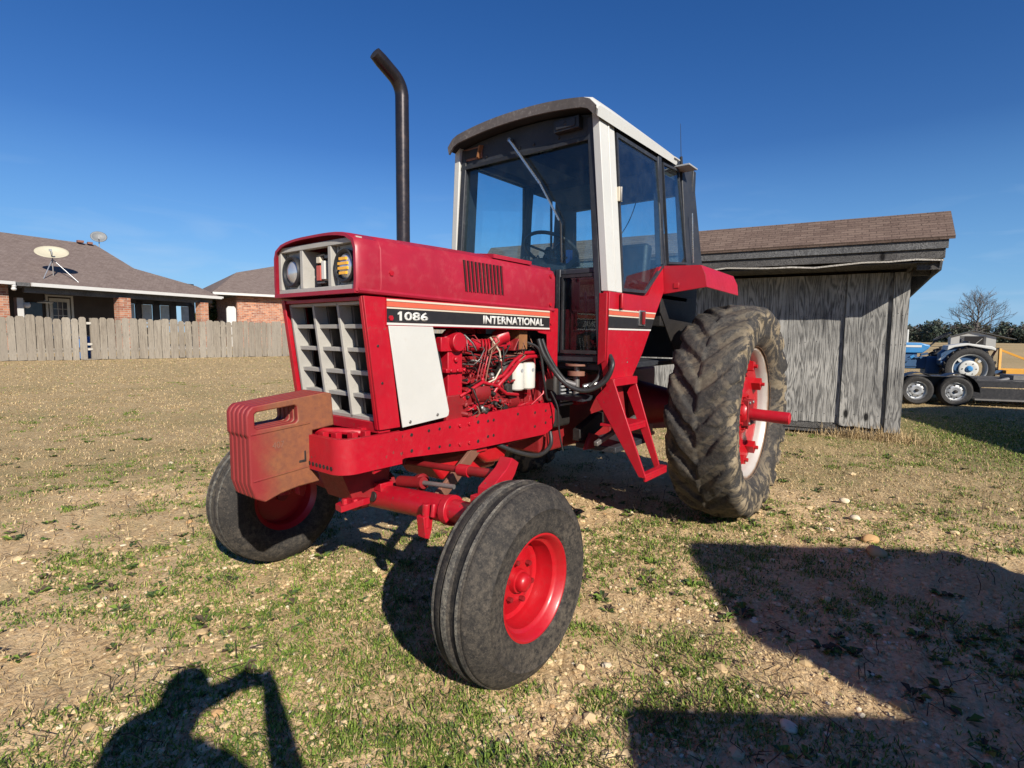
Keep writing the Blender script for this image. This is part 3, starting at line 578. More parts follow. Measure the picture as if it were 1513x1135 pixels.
def build_tractor():
    T = empty('tractor', (0, 0, 0))
    R, RF, RG = 'red_paint', 'red_faded', 'red_grimy'
    H = .344
    # ---- hood: crowned shell, open front
    def sec(x):
        zt = 1.846+.012*math.sin((2.98-x)*2.0) if x < 2.9 else 1.848; zb = 1.583+.024*(x-1.46)/1.5; ins = .0
        pts = []
        N = 13
        pts.append((-H, zb)); pts.append((-H-.006, zb+.05)); pts.append((-H-.004, zt-.05))
        for k in range(N+1):
            u = -1+2*k/N; y = u*(H-.012); z = zt+.034*(1-abs(u)**3.2)-.012*(abs(u) > .99); pts.append((y, z))
        pts.append((H+.004, zt-.05)); pts.append((H+.006, zb+.05)); pts.append((H, zb)); return pts
    mb = MB(); xs = [1.46, 1.475, 1.8, 2.1, 2.4, 2.7, 2.855, 2.858, 2.866, 2.869, 2.93, 2.972, 2.985]
    secs = []
    for i, x in enumerate(xs):
        p = sec(x); k = {0: .985, 7: .992, 8: .992, 12: .975}.get(i, 1.0); cz = 1.72; secs.append([(x, y*k, cz+(z-cz)*k) for y, z in p])
    n = len(secs[0]); V = [v for s in secs for v in s]; F = [(i*n+j, i*n+j+1, (i+1)*n+j+1, (i+1)*n+j) for i in range(len(xs)-1) for j in range(n-1)]
    # inner shell
    o = len(V); V += [(v[0], v[1]*.955, 1.72+(v[2]-1.72)*.94-.002) for v in V]; F += [tuple(q+o for q in f)[::-1] for f in F]
    m = len(xs)-1
    for e in (0, m): F += [((e*n+j), (e*n+j+1), (e*n+j+1+o), (e*n+j+o)) for j in range(n-1)]
    for i in range(m): F += [(i*n, (i+1)*n, (i+1)*n+o, i*n+o), (i*n+n-1, (i+1)*n+n-1, (i+1)*n+n-1+o, i*n+n-1+o)]
    mb.add(V, F, RF)
    mb.box((1.47, -.31, 1.70), (1.49, .31, 1.86), RF)                       # rear bulkhead
    mb.prism([(1.70, .20, 1.862), (2.06, .20, 1.868), (2.06, .33, 1.855), (1.70, .33, 1.852)], (0, 0, .022), RF)
    for x, z in ((2.80, 1.70), (1.52, 1.62), (1.52, 1.80)): mb.bolt((x, H+.003, z), (0, 1, 0), .013, R, .008)
    # rolled lower lip
    mb.tube([(2.975, H-.004, 1.612), (2.2, H-.002, 1.597), (1.47, H-.004, 1.587)], .013, RF, 8); mb.tube([(2.975, -H+.004, 1.612), (1.47, -H+.004, 1.587)], .013, RF, 8)
    mb.bar((2.978, -H+.01, 1.610), (2.978, H-.01, 1.610), .022, .018, RF)
    hood = mb.build('hood', T, bevel=0)
    for sy in (1, -1):
        mb = MB()
        for k in range(11):
            x = 2.325-k*.030; mb.prism([(x, 0, 1.812), (x-.006, 0, 1.812), (x-.002-.012, 0, 1.652), (x-.014+.020, 0, 1.652)], (0, .004, 0), 'black_paint') if False else mb.bar((x, sy*(H+.0055), 1.812), (x-.018, sy*(H+.0065), 1.652), .007, .011, 'black_grease', (0, 1, 0))
            mb.bar((x-.012, sy*(H+.009), 1.812), (x-.030, sy*(H+.009), 1.652), .006, .010, RF, (0, 1, 0))
        mb.build('hood_vent', hood)
    # ---- lamp panel
    mb = MB(); xf = 2.968
    G = 'grille_plastic'
    mb.box((xf-.03, -.325, 1.822), (xf, .325, 1.846), G); mb.box((xf-.03, -.325, 1.618), (xf, .325, 1.640), G)
    mb.box((xf-.03, .300, 1.640), (xf, .325, 1.822), G); mb.box((xf-.03, -.325, 1.640), (xf, -.300, 1.822), G)
    for sy in (1, -1):
        y0, y1 = sorted((sy*.135, sy*.300)); mb.box((xf-.045, y0, 1.640), (xf-.030, y1, 1.822), 'grey_panel')
        a, b = sorted((sy*.105, sy*.130)); mb.box((xf-.10, a, 1.640), (xf-.002, b, 1.822), G)
        for by, bz in ((.155, 1.655), (.285, 1.655), (.155, 1.81), (.285, 1.81)): mb.bolt((xf-.03, sy*by, bz), (1, 0, 0), .007, 'grey_steel', .006)
    mb.box((xf-.12, -.105, 1.640), (xf-.10, .105, 1.822), 'black_grease')
    for k in range(5): z = 1.668+k*.033; mb.box((xf-.10, -.105, z), (xf-.075, -.035, z+.008), 'grey_panel'); mb.box((xf-.10, .035, z), (xf-.075, .105, z+.008), 'grey_panel')
    mb.box((xf-.10, -.03, 1.785), (xf-.07, .04, 1.80), 'grey_panel')
    lp = mb.build('lamp_panel', T, bevel=.002)
    for sy in (1, -1):
        c = (xf-.03, sy*.222, 1.726); mb = MB(); mb.lathe([(.073, 0), (.076, .022), (.070, .030), (.062, .026), (.058, .010), (.058, 0)], c, (1, 0, 0), 'black_paint', 32)
        hl = mb.build('headlight', T)
        mb = MB(); mb.lathe([(0, .030), (.02, .029), (.04, .024), (.058, .012)], c, (1, 0, 0), 'lamp_glass', 28)
        for k in range(4): z = 1.688+k*.021; w = .05-.012*abs(k-1.5); mb.box((c[0]+.024, c[1]-w*.8, z), (c[0]+.033, c[1]+w*.8, z+.012), 'amber_glass' if sy > 0 else 'lamp_glass') if sy > 0 else None
        mb.build('lens', hl)
    mb = MB(); mb.box((xf-.05, .010, 1.680), (xf-.028, .034, 1.765), 'letter_white'); mb.box((xf-.05, -.040, 1.675), (xf-.034, -.030, 1.755), 'black_grease'); mb.box((xf-.046, -.028, 1.675), (xf-.026, .004, 1.745), 'emblem_red'); mb.box((xf-.046, -.028, 1.757), (xf-.026, .002, 1.785), 'cream_decal'); mb.box((xf-.06, -.028, 1.675), (xf-.05, .034, 1.68), 'grey_panel'); mb.build('emblem', T, bevel=.001)
    # ---- grille surround + side sheet (slanted nose)
    mb = MB(); tz_, bz_ = 1.590, .985; fx = lambda z: 2.872+(z-.985)/(1.59-.985)*.078
    for sy in (1, -1):
        pl = [(fx(tz_), sy*H, tz_), (fx(bz_), sy*H, bz_), (2.752, sy*H, bz_), (2.832, sy*H, tz_)]; mb.prism(pl, (0, -sy*.012, 0), R)
        mb.prism([(fx(tz_)-.004, sy*(H-.014), tz_), (fx(bz_)-.004, sy*(H-.014), bz_), (fx(bz_)-.004, sy*(H-.034), bz_), (fx(tz_)-.004, sy*(H-.034), tz_)], (.006, 0, 0), R)
        for z in (1.37, 1.20): mb.bolt((fx(z)-.045, sy*H, z), (0, sy, 0), .007, 'black_grease', .003)
    mb.box((2.80, -H+.014, .968), (2.868, H-.014, 1.016), R)
    mb.box((2.84, -H+.014, 1.572), (2.944, H-.014, 1.588), R)
    mb.build('grille_surround', T, bevel=.003)
    mb = MB(); W2 = H-.036; zt, zb = 1.568, 1.020
    def gp(y, z, d): return (fx(z)-.026-d*.8, y, z)
    def gbox(y0, y1, z0, z1, d0, d1):
        vs = [gp(y0, z0, d0), gp(y1, z0, d0), gp(y1, z0, d1), gp(y0, z0, d1), gp(y0, z1, d0), gp(y1, z1, d0), gp(y1, z1, d1), gp(y0, z1, d1)]
        mb.add(vs, [(0, 1, 2, 3), (4, 7, 6, 5), (0, 4, 5, 1), (1, 5, 6, 2), (2, 6, 7, 3), (3, 7, 4, 0)], G, False)
    for y in (-W2, W2): gbox(y-.008, y+.008, zb, zt, -.002, .09)
    for y in (-W2/3, W2/3): gbox(y-.009, y+.009, zb, zt, 0, .085)
    gbox(-W2, W2, zt-.012, zt+.002, .0, .08); gbox(-W2, W2, zb-.004, zb+.014, 0, .08)
    cells = [(-W2+.008, -W2/3-.009), (-W2/3+.009, W2/3-.009), (W2/3+.009, W2-.008)]
    for k in range(1, 5):
        z = zb+(zt-zb)*k/5
        for a, b in cells: gbox(a-.002, b+.002, z-.010, z+.010, .022, .082)
    for k in range(5):                                                       # dark louvre plates in each cell
        z0, z1 = zb+(zt-zb)*k/5+.01, zb+(zt-zb)*(k+1)/5-.01
        for a, b in cells:
            w = (b-a); mb.add([gp(a, z0, .084), gp(a+w*.25, z0+.006, .060), gp(a+w*.25, z1-.006, .060), gp(a, z1, .084)], [(0, 1, 2, 3)], 'grille_dark', False)
    mb.build('grille', T, bevel=.0015)
    mb = MB(); mb.prism([gp(-W2-.01, zb-.01, .125), gp(W2+.01, zb-.01, .125), gp(W2+.01, zt+.02, .125), gp(-W2-.01, zt+.02, .125)], (-.008, 0, 0), 'black_grease'); mb.build('grille_screen', T)
    mb = MB(); mb.box((2.70, -H+.03, 1.0), (2.775, H-.03, 1.58), 'black_grease'); mb.build('radiator', T)
    # ---- decal panel
    for sy in (1, -1):
        Y = lambda d: sy*(H+.006+d)
        def band(mb, z0, z1, m, d0=.002, xa=1.527, xb=2.829):
            mb.prism([(xa, Y(0), z0-.004), (xb, Y(0), z0), (xb, Y(0), z1), (xa, Y(0), z1-.004)], (0, sy*d0, 0), m)
        mb = MB(); mb.prism([(1.50, Y(-.010), 1.455), (2.832, Y(-.010), 1.462), (2.832, Y(-.010), 1.588), (1.50, Y(-.010), 1.584)], (0, sy*.009, 0), R)
        dp = mb.build('decal_panel', T); mb = MB()
        band(mb, 1.574, 1.583, 'cream_decal'); band(mb, 1.549, 1.572, 'orange_decal'); band(mb, 1.540, 1.547, 'cream_decal'); band(mb, 1.478, 1.538, 'decal_black'); band(mb, 1.466, 1.476, 'letter_white')
        mb.build('stripe_decal', dp)
        if sy > 0:
            number((2.768, Y(.0028), 1.487), (-1, 0, 0), dp); text('INTERNATIONAL', (2.170, Y(.0028), 1.484), (-1, 0, -.004), (0, 0, 1), .046, .575, 'letter_white', dp, bold=.035)
        else:
            text('INTERNATIONAL', (1.60, Y(.0028), 1.485), (1, 0, 0), (0, 0, 1), .046, .575, 'letter_white', dp, bold=.035); number((2.57, Y(.0028), 1.487), (1, 0, 0), dp)
        mb = MB(); mb.bolt((2.808, Y(0), 1.497), (0, sy, 0), .013, R, .008); mb.build('bolt', dp); mb = MB(); mb.bolt((1.512, Y(-.002), 1.50), (0, sy, 0), .010, R, .008); mb.build('bolt', dp)
        mb = MB(); mb.prism([(1.50, sy*(H-.01), 1.462), (1.66, sy*(H-.01), 1.462), (1.63, sy*(H-.01), 1.44), (1.54, sy*(H-.01), 1.43), (1.52, sy*(H-.01), 1.14), (1.46, sy*(H-.01), 1.14), (1.46, sy*(H-.01), 1.584), (1.50, sy*(H-.01), 1.584)], (0, sy*.008, 0), R)
        mb.box((1.40, min(sy*.30, sy*(H-.012)), 1.18), (1.47, max(sy*.30, sy*(H-.012)), 1.60), R); mb.build('cowl_bracket', T, bevel=.003)
        # white side panel
        P = [(2.822, 1.462), (2.547, 1.462), (2.435, 1.030), (2.440, 1.008), (2.455, 1.000), (2.745, .982)]
        mb = MB(); mb.prism([(x, sy*(H+.004), z) for x, z in P], (0, sy*.006, 0), 'white_paint')
        for x, z in ((2.70, 1.005), (2.52, 1.02)): mb.bolt((x, sy*(H+.01), z), (0, sy, 0), .009, 'grey_steel', .004)
        mb.build('side_panel', T, bevel=.002)
    # ---- engine
    mb = MB(); mb.box((1.46, -.20, .86), (2.50, .20, 1.28), 'engine_red'); mb.box((1.50, -.15, 1.27), (2.42, .15, 1.43), 'black_grease'); mb.box((1.55, .10, 1.20), (2.36, .222, 1.30), RG)
    for k in range(8): mb.box((1.56+.105*k, .198, .98), (1.60+.105*k, .215, 1.20), RG)
    mb.lathe([(0, 0), (.13, 0), (.13, .05), (0, .05)], (2.60, .02, 1.20), (1, 0, 0), 'black_grease', 24); mb.box((1.5, -.17, .72), (2.45, .17, .87), RG)
    mb.box((2.20, .20, .92), (2.40, .30, 1.10), RG); mb.box((1.46, .18, .93), (2.30, .26, .99), R)
    mb.tube([(2.62, .30, 1.0), (2.55, .315, 1.15), (2.50, .31, 1.30), (2.53, .30, 1.42)], .012, 'black_grease')
    eng = mb.build('engine', T, bevel=.006)
    mb = MB(); mb.lathe([(0, 0), (.17, 0), (.185, .01), (.185, .035), (.165, .04), (.165, .055), (.15, .06), (0, .06)], (2.47, .165, 1.24), (1, 0, 0), 'rubber_hose', 36); mb.build('fan_pulley', eng)
    mb = MB()    # water outlet housing
    mb.box((2.27, .20, .98), (2.38, .29, 1.36), R); mb.box((2.25, .19, 1.335), (2.44, .30, 1.41), R); mb.box((2.26, .19, 1.222), (2.41, .31, 1.245), R); mb.lathe([(0, .05), (.05, .05), (.055, 0), (.07, -.01), (.07, -.03)], (2.33, .28, 1.385), (0, 1, 0), R, 18)
    for x in (2.28, 2.33, 2.38): mb.bolt((x, .31, 1.234), (0, 1, 0), .010, R, .01); mb.bolt((x-.01, .30, 1.40), (0, 1, 0), .008, R, .008)
    mb.bolt((2.325, .29, 1.29), (0, 1, 0), .016, R, .015); mb.build('water_housing', eng, bevel=.004)
    mb = MB()    # manifold
    mb.tube([(2.25, .24, 1.365), (2.0, .25, 1.365), (1.84, .25, 1.36)], .036, R, 14); mb.tube([(1.98, .25, 1.36), (1.95, .27, 1.405), (1.90, .28, 1.425)], [.035, .045, .052], R, 14); mb.tube([(1.84, .25, 1.36), (1.66, .22, 1.35)], .030, RG, 12)
    for k in range(4): mb.box((1.85+k*.1, .17, 1.33), (1.89+k*.1, .25, 1.38), R)
    mb.build('manifold', eng)
    mb = MB()    # injection pump cluster
    rg = random.Random(3)
    mb.box((1.92, .22, 1.03), (2.20, .30, 1.15), RG); mb.lathe([(0, .0), (.06, .0), (.065, -.02), (.065, -.12), (0, -.12)], (2.20, .27, 1.10), (1, 0, 0), RG, 20); mb.lathe([(0, 0), (.045, 0), (.05, .02), (.05, .16), (0, .16)], (1.76, .25, 1.02), (1, 0, 0), RG, 18)
    for k in range(60): x = 1.86+rg.random()*.42; z = .975+rg.random()*.22; r = .006+rg.random()*.013; mb.lathe([(0, .02+r), (r*.6, .018+r), (r, .012), (r, -.03)], (x, .285+rg.random()*.025, z), (rg.uniform(-.6, .6), 1, rg.uniform(-.5, .7)), rg.choice([R, RG, RG, RG, 'black_grease', 'grey_steel']), 8)
    for k in range(34): x = 1.84+rg.random()*.42; z = .965+rg.random()*.22; mb.box((x, .26, z), (x+.012+rg.random()*.035, .300+rg.random()*.025, z+.008+rg.random()*.02), rg.choice([R, RG, RG, 'black_grease']), Matrix.Rotation(rg.uniform(-.9, .9), 3, 'Y'))
    mb.build('injection_pump', eng, bevel=.002)
    mb = MB()    # red fuel and hydraulic lines
    mb.tube([(2.07, .31, 1.12), (2.03, .325, 1.17), (1.96, .325, 1.19), (1.85, .32, 1.27), (1.74, .31, 1.315), (1.60, .29, 1.315)], .011, R, 8); mb.tube([(2.04, .31, 1.08), (2.0, .33, 1.14), (1.90, .33, 1.20), (1.80, .32, 1.27), (1.70, .31, 1.29), (1.58, .30, 1.29)], .013, R, 8)
    mb.tube([(2.22, .28, 1.27), (1.95, .30, 1.285), (1.78, .31, 1.30), (1.66, .30, 1.33)], .006, 'black_grease', 6)
    for k in range(4):
        x = 2.13-.028*k; mb.tube([(x+.05, .30, 1.13), (x+.06, .33, 1.20+.01*k), (x-.01, .31, 1.33+.01*k), (x-.03, .28, 1.40)], .0045, rg.choice([R, RG, 'brown_steel']), 6)
    mb.tube([(2.05, .30, 1.41), (1.99, .32, 1.33), (1.98, .33, 1.24), (2.04, .33, 1.17), (2.14, .32, 1.14)], .0055, 'cream_decal', 6)
    mb.tube([(2.30, .30, 1.09), (2.15, .33, 1.16), (2.02, .33, 1.13), (1.94, .33, 1.08), (1.80, .31, 1.06)], .010, R, 8); mb.tube([(1.97, .32, 1.16), (1.93, .33, 1.09), (1.88, .31, 1.05), (1.78, .29, 1.04)], .004, 'black_grease', 6)
    mb.tube([(1.56, .30, 1.26), (1.535, .33, 1.14), (1.56, .33, 1.05), (1.66, .31, .985)], .006, R, 6)
    mb.tube([(2.28, .29, 1.33), (2.10, .31, 1.30), (1.95, .31, 1.34)], .007, RG, 6)
    mb.build('fuel_line', eng, angle=60)
    mb = MB(); rw = random.Random(12)
    for k in range(34):
        a = Vector((rw.uniform(1.60, 2.26), rw.uniform(.27, .33), rw.uniform(.98, 1.40))); b = a+Vector((rw.uniform(-.22, .22), rw.uniform(-.02, .02), rw.uniform(-.16, .16))); b.x = min(max(b.x, 1.58), 2.28); b.z = min(max(b.z, .97), 1.42)
        m1 = a*.66+b*.34+Vector((rw.uniform(-.05, .05), .02, rw.uniform(-.05, .05))); m2 = a*.34+b*.66+Vector((rw.uniform(-.05, .05), .015, rw.uniform(-.05, .05))); mb.tube([a-Vector((0, .14, 0)), a, m1, m2, b, b-Vector((0, .09, 0))], rw.choice([.0025, .0035, .005]), rw.choice(['black_grease', 'black_grease', R, RG, 'brown_steel', 'grey_steel']), 5)
    mb.build('wiring', eng, angle=80)
    for k in range(24):
        mb = MB(); x = rw.uniform(1.56, 2.38); z = rw.choice([1.235, 1.275, 1.29, 1.17, 1.41]); mb.bolt((x, .20 if z > 1.3 else .222, z), (0, 1, 0), rw.uniform(.006, .011), rw.choice([R, RG, 'grey_steel']), .014); mb.build('bolt', eng)
    mb = MB(); mb.prism([(1.83, .20, 1.33), (1.70, .20, 1.33), (1.70, .20, 1.44), (1.755, .20, 1.44)], (0, .10, 0), RG); mb.box((1.70, .21, 1.335), (1.78, .305, 1.455), 'rust'); mb.lathe([(0, 0), (.012, 0), (.012, .05), (0, .05)], (1.74, .27, 1.30), (0, 0, 1), 'brown_steel', 10)
    mb.box((1.58, .20, 1.255), (1.85, .27, 1.30), RG); mb.build('filter_bracket', eng, bevel=.004)
    for x in (1.778, 1.665):
        mb = MB(); mb.lathe([(0, 0), (.045, 0), (.053, .008), (.054, .02), (.054, .150), (.050, .162), (.04, .168), (0, .168)], (x, .275, 1.085), (0, 0, 1), 'filter_white', 28); f = mb.build('fuel_filter', eng)
        mb = MB(); mb.lathe([(0, .0), (.012, 0), (.012, .001), (0, .001)], (x+.005, .3295, 1.208), (0, 1, 0), 'grey_panel', 12); mb.build('filter_label', f, recalc=False)
    mb = MB(); mb.lathe([(0, .2), (.05, .2), (.06, .17), (.06, 0), (0, 0)], (1.86, .24, 1.06), (0, 0, 1), 'black_grease', 20); mb.build('oil_filter', eng)
    # ---- frame rails
    for sy in (1, -1):
        mb = MB(); pl = [(2.765, .958), (2.765, .826), (2.20, .784), (1.50, .772), (1.42, .80), (1.39, .86), (1.39, .95), (1.43, .978), (1.62, .985), (2.30, .975)]
        mb.prism([(x, sy*.312, z) for x, z in pl], (0, -sy*.022, 0), R)
        for x, z in ((2.72, .93), (2.72, .85), (2.655, .93), (2.655, .85)): mb.bolt((x, sy*.312, z), (0, sy, 0), .010, 'black_grease', .002)
        for k in range(6):
            for z in (.925-.012*0, .835-.004*k): mb.bolt((2.54-.075*k, sy*.312, z+.01), (0, sy, 0), .0115 if k > 2 else .009, R if k in (3, 4) else 'black_grease', .010 if k in (3, 4) else .002)
        for x, z in ((2.08, .93), (2.03, .93), (2.08, .84), (2.03, .84), (1.80, .94), (1.62, .93), (1.62, .84), (1.50, .93), (1.50, .85), (1.44, .88)): mb.bolt((x, sy*.312, z), (0, sy, 0), .010, 'black_grease', .002)
        mb.build('frame_rail', T, bevel=.003)
    mb = MB()    # front bolster, U shaped, rounded corners
    out = [(2.775, .385), (3.02, .385)]+[(3.02+.085*math.sin(a), .30+.085*math.cos(a)) for a in (math.radians(t) for t in (15, 30, 45, 60, 75, 90))]+[(3.105, 0)]
    inn = [(3.077, 0)]+[(3.012+.065*math.sin(a), .292+.065*math.cos(a)) for a in (math.radians(t) for t in (90, 60, 30))]+[(3.0, .357), (2.775, .357)]
    half = out+inn
    mb.prism([(x, y, .818) for x, y in half], (0, 0, .155), R); mb.prism([(x, -y, .818) for x, y in half], (0, 0, .155), R)
    for k in range(8): mb.bolt((3.105, .115+.028*k, .845), (1, 0, 0), .0105, 'black_grease', .002); mb.bolt((3.105, -.115-.028*k, .845), (1, 0, 0), .0105, 'black_grease', .002)
    mb.box((2.70, -.30, .812), (3.07, .30, .835), RG)
    for x, y in ((3.05, .17), (3.03, .24), (2.98, .29), (2.92, .30), (2.88, .22)): mb.box((x-.015, y-.02, .94), (x+.015, y+.02, .985), R)
    mb.tube([(3.04, .10, .975), (3.0, .22, .985), (2.93, .28, .975)], .016, R, 8)
    mb.prism([(2.86, -.10, .60), (2.95, -.10, .81), (2.62, -.10, .81), (2.66, -.10, .60)], (0, .22, 0), RG)   # pivot casting
    mb.prism([(2.93, .07, .60), (2.94, .13, .60), (2.88, .22, .64), (2.84, .22, .64), (2.86, .08, .62)], (0, 0, -.03), R)   # tow plate
    for x, y in ((2.91, .12), (2.88, .16)): mb.bolt((x, y, .60), (0, 0, 1), .016, R, .03)
    mb.bar((2.93, .365, .806), (2.72, .34, .842), .012, .02, R)
    mb.build('front_bolster', T, bevel=.004)
    # ---- suitcase weights
    for k in range(5):
        y1 = .142-k*.037; mb = MB(); t = .032; X0 = 3.0
        O = [(3.372, 1.108), (3.355, 1.124), (3.02, 1.158), (2.985, 1.150), (2.975, 1.00), (3.085, .99), (3.085, .90), (3.105, .85), (3.100, .815), (3.06, .790), (3.055, .752), (3.16, .748), (3.24, .735), (3.31, .712), (3.352, .735), (3.372, .80), (3.372, .995), (3.380, 1.005), (3.380, 1.09)]
        h = [(3.335, 1.098), (3.170, 1.112), (3.158, 1.106), (3.156, 1.045), (3.168, 1.035), (3.335, 1.025), (3.345, 1.035), (3.345, 1.090)]
        # plate with a handle hole: bridge polygon ring
        bm = bmesh.new(); ov = [bm.verts.new((x, y1, z)) for x, z in O]; hv = [bm.verts.new((x, y1, z)) for x, z in h]
        es = [bm.edges.new((ov[i], ov[(i+1) % len(ov)])) for i in range(len(ov))]+[bm.edges.new((hv[i], hv[(i+1) % len(hv)])) for i in range(len(hv))]
        bmesh.ops.triangle_fill(bm, use_beauty=True, use_dissolve=False, edges=es)
        bmesh.ops.recalc_face_normals(bm, faces=bm.faces)
        g = bmesh.ops.extrude_face_region(bm, geom=list(bm.faces)); vs = [e for e in g['geom'] if isinstance(e, bmesh.types.BMVert)]; bmesh.ops.translate(bm, verts=vs, vec=(0, -t, 0))
        bmesh.ops.recalc_face_normals(bm, faces=bm.faces)
        bmesh.ops.dissolve_limit(bm, angle_limit=.01, verts=bm.verts, edges=bm.edges)
        me = bpy.data.meshes.new('front_weight'); bm.to_mesh(me); bm.free(); me.materials.append(M['weight_paint']); me.polygons.foreach_set('use_smooth', [True]*len(me.polygons)); me.set_sharp_from_angle(angle=math.radians(30))
        w = bpy.data.objects.new('front_weight', me); COL.objects.link(w); w.parent = T; bv = w.modifiers.new('b', 'BEVEL'); bv.width = .006; bv.segments = 2; bv.limit_method = 'ANGLE'
        if k == 0:
            w['label'] = 'near weight with rusty brown bare side face'
            mb = MB(); mb.prism([(3.365, y1, 1.012), (3.10, y1, 1.030), (3.10, y1, 1.024), (3.365, y1, 1.004)], (0, .004, 0), 'weight_paint'); mb.prism([(3.36, y1, .815), (3.11, y1, .835), (3.11, y1, .829), (3.36, y1, .808)], (0, .004, 0), 'weight_paint'); mb.prism([(3.155, y1, .865), (3.13, y1, .866), (3.13, y1, .905), (3.122, y1, .905), (3.120, y1, .855), (3.155, y1, .854)], (0, .002, 0), 'black_grease'); mb.build('cast_rib', w, bevel=.001)
            text('407', (3.275, y1+.002, .935), (-1, 0, .03), (0, 0, 1), .028, .052, 'brown_steel', w, name='cast_number', bold=.0, depth=.002)
    # ---- front axle
    mb = MB(); A = Vector((2.69, .02, .575)); B = Vector((2.69, .64, .615))
    for sy in (1, -1):
        a = Vector((2.69, sy*.02, .585)); b = Vector((2.69, sy*.62, .625)); mb.tube([a, b], .062, RG if sy < 0 else R, 20); mb.tube([Vector((2.69, sy*.60, .622)), Vector((2.69, sy*.64, .626))], .070, R, 20)
        mb.tube([Vector((2.69, sy*.62, .625)), Vector((2.69, sy*.88, .635))], .052, R, 18)
        # pinch clamp
        for x in (2.755, ):
            mb.tube([(x+.01, sy*.535, .655), (x+.012, sy*.535, .545)], .020, R, 10); mb.tube([(x, sy*.575, .66), (x+.01, sy*.575, .60)], .012, R, 8)
            mb.prism([(x-.02, sy*.50, .60), (x+.04, sy*.50, .60), (x+.03, sy*.50, .50), (x+.005, sy*.50, .49), (x-.01, sy*.50, .53)], (0, sy*.05, 0), R)
        mb.lathe([(.0, .0), (.026, .0), (.026, .012), (.0, .012)], (2.748, sy*.13, .605), (1, 0, .3), 'black_grease', 12)
        mb.box((2.66, sy*.13-.045, .635), (2.74, sy*.13+.045, .675), R)
        # king pin housing and steering knuckle
        mb.tube([(2.69, sy*.86, .44), (2.69, sy*.86, .72)], .045, R, 16); mb.tube([(2.69, sy*.86, .42), (2.69, sy*.86, .46)], .055, R, 16); mb.tube([(2.69, sy*.86, .405), (2.69, sy*1.02, .405)], .035, RG, 14)
    mb.tube([(2.79, 0, .60), (2.56, 0, .60)], .085, RG, 18)
    mb.build('front_axle', T, bevel=.003)
    for sy in (1, -1):
        mb = MB(); mb.prism([(2.73, sy*.88, .70), (2.65, sy*.88, .70), (2.50, sy*.84, .79), (2.47, sy*.84, .84), (2.52, sy*.84, .87), (2.57, sy*.85, .83), (2.72, sy*.88, .775)], (0, -sy*.07, 0), R)
        mb.box((2.66, min(sy*.80, sy*.92), .70), (2.76, max(sy*.80, sy*.92), .745), R); mb.bolt((2.52, sy*.80, .84), (0, -sy, 0), .02, R, .03); mb.bolt((2.60, sy*.80, .79), (0, -sy, 0), .014, R, .02); mb.build('steering_arm', T, bevel=.004)
        mb = MB(); mb.tube([(2.50, sy*.10, .735), (2.50, sy*.50, .755)], .017, RG, 12); mb.tube([(2.50, sy*.50, .755), (2.50, sy*.80, .775)], .024, RG, 12); mb.tube([(2.50, sy*.49, .754), (2.50, sy*.56, .758)], .031, R, 12); mb.tube([(2.50, sy*.08, .72), (2.50, sy*.08, .76)], .028, RG, 12); mb.build('tie_rod', T)
        mb = MB(); mb.bar((2.60, sy*.42, .60), (2.05, sy*.24, .80), .02, .075, 'brown_steel'); mb.box((2.05, min(sy*.2, sy*.28), .75), (2.20, max(sy*.2, sy*.28), .80), R); mb.build('radius_rod', T, bevel=.003)
    mb = MB(); mb.tube([(2.62, .18, .665), (2.62, .36, .690)], .030, RG, 14); mb.tube([(2.62, .36, .690), (2.60, .55, .70)], .012, 'grey_steel', 10); mb.lathe([(0, 0), (.04, .0), (.045, .03), (.03, .05)], (2.60, .30, .68), (0, 1, .1), RG, 14); mb.build('steering_cylinder', T)
    mb = MB(); mb.prism([(2.42, .16, .75), (2.30, .17, .60), (1.85, .17, .60), (1.72, .16, .76)], (0, -.32, 0), 'red_bright'); mb.prism([(2.14, .20, .76), (2.02, .20, .665), (1.86, .20, .65), (1.80, .20, .77)], (0, .06, 0), 'red_bright'); mb.build('oil_pan', T, bevel=.02)
    wheel_front(T, 1.125, 1); wheel_front(T, -1.05, -1)
    # ---- exhaust
    mb = MB(); pts = [(2.43, 0, 1.80), (2.43, 0, 2.675)]
    for k in range(1, 9):
        a = k*math.radians(62)/8; pts.append((2.43+.11*(1-math.cos(a)), 0, 2.675+.11*math.sin(a)))
    e = Vector(pts[-1]); dd = Vector((math.sin(math.radians(62)), 0, math.cos(math.radians(62)))); pts += [tuple(e+dd*.04), tuple(e+dd*.085)]
    mb.tube(pts, [.036]*(len(pts)-1)+[.036], 'exhaust_steel', 28, cap=False); tip = Vector(pts[-1]); mb.tube([tip, tip+dd*.045], [.036, .032], 'exhaust_steel', 28, cap=False)
    inner = [tip+dd*.045, tip-dd*.06]; mb.tube(inner, [.031, .029], 'black_grease', 20)
    mb.lathe([(.036, 0), (.044, .0), (.044, .02), (.036, .022)], (2.43, 0, 1.885), (0, 0, 1), 'exhaust_steel', 24)
    mb.build('exhaust_pipe', T, recalc=False, angle=60)
    # ---- transmission, fuel tanks, rear axle
    mb = MB(); mb.box((.45, -.24, .62), (1.46, .24, 1.18), 'red_grimy'); mb.box((-.35, -.26, .50), (.50, .26, 1.15), 'red_grimy'); mb.box((.62, -.28, 1.13), (1.36, .28, 1.22), 'black_grease'); mb.box((1.20, .16, .80), (1.40, .32, 1.16), 'black_grease'); mb.build('transmission', T, bevel=.02)
    mb = MB(); mb.tube([(0, -1.05, .84), (0, 1.05, .84)], .075, RG, 20); mb.tube([(0, -.26, .84), (0, -.62, .84)], [.20, .13], RG, 20); mb.tube([(0, .26, .84), (0, .62, .84)], [.20, .13], RG, 20); mb.build('rear_axle', T)
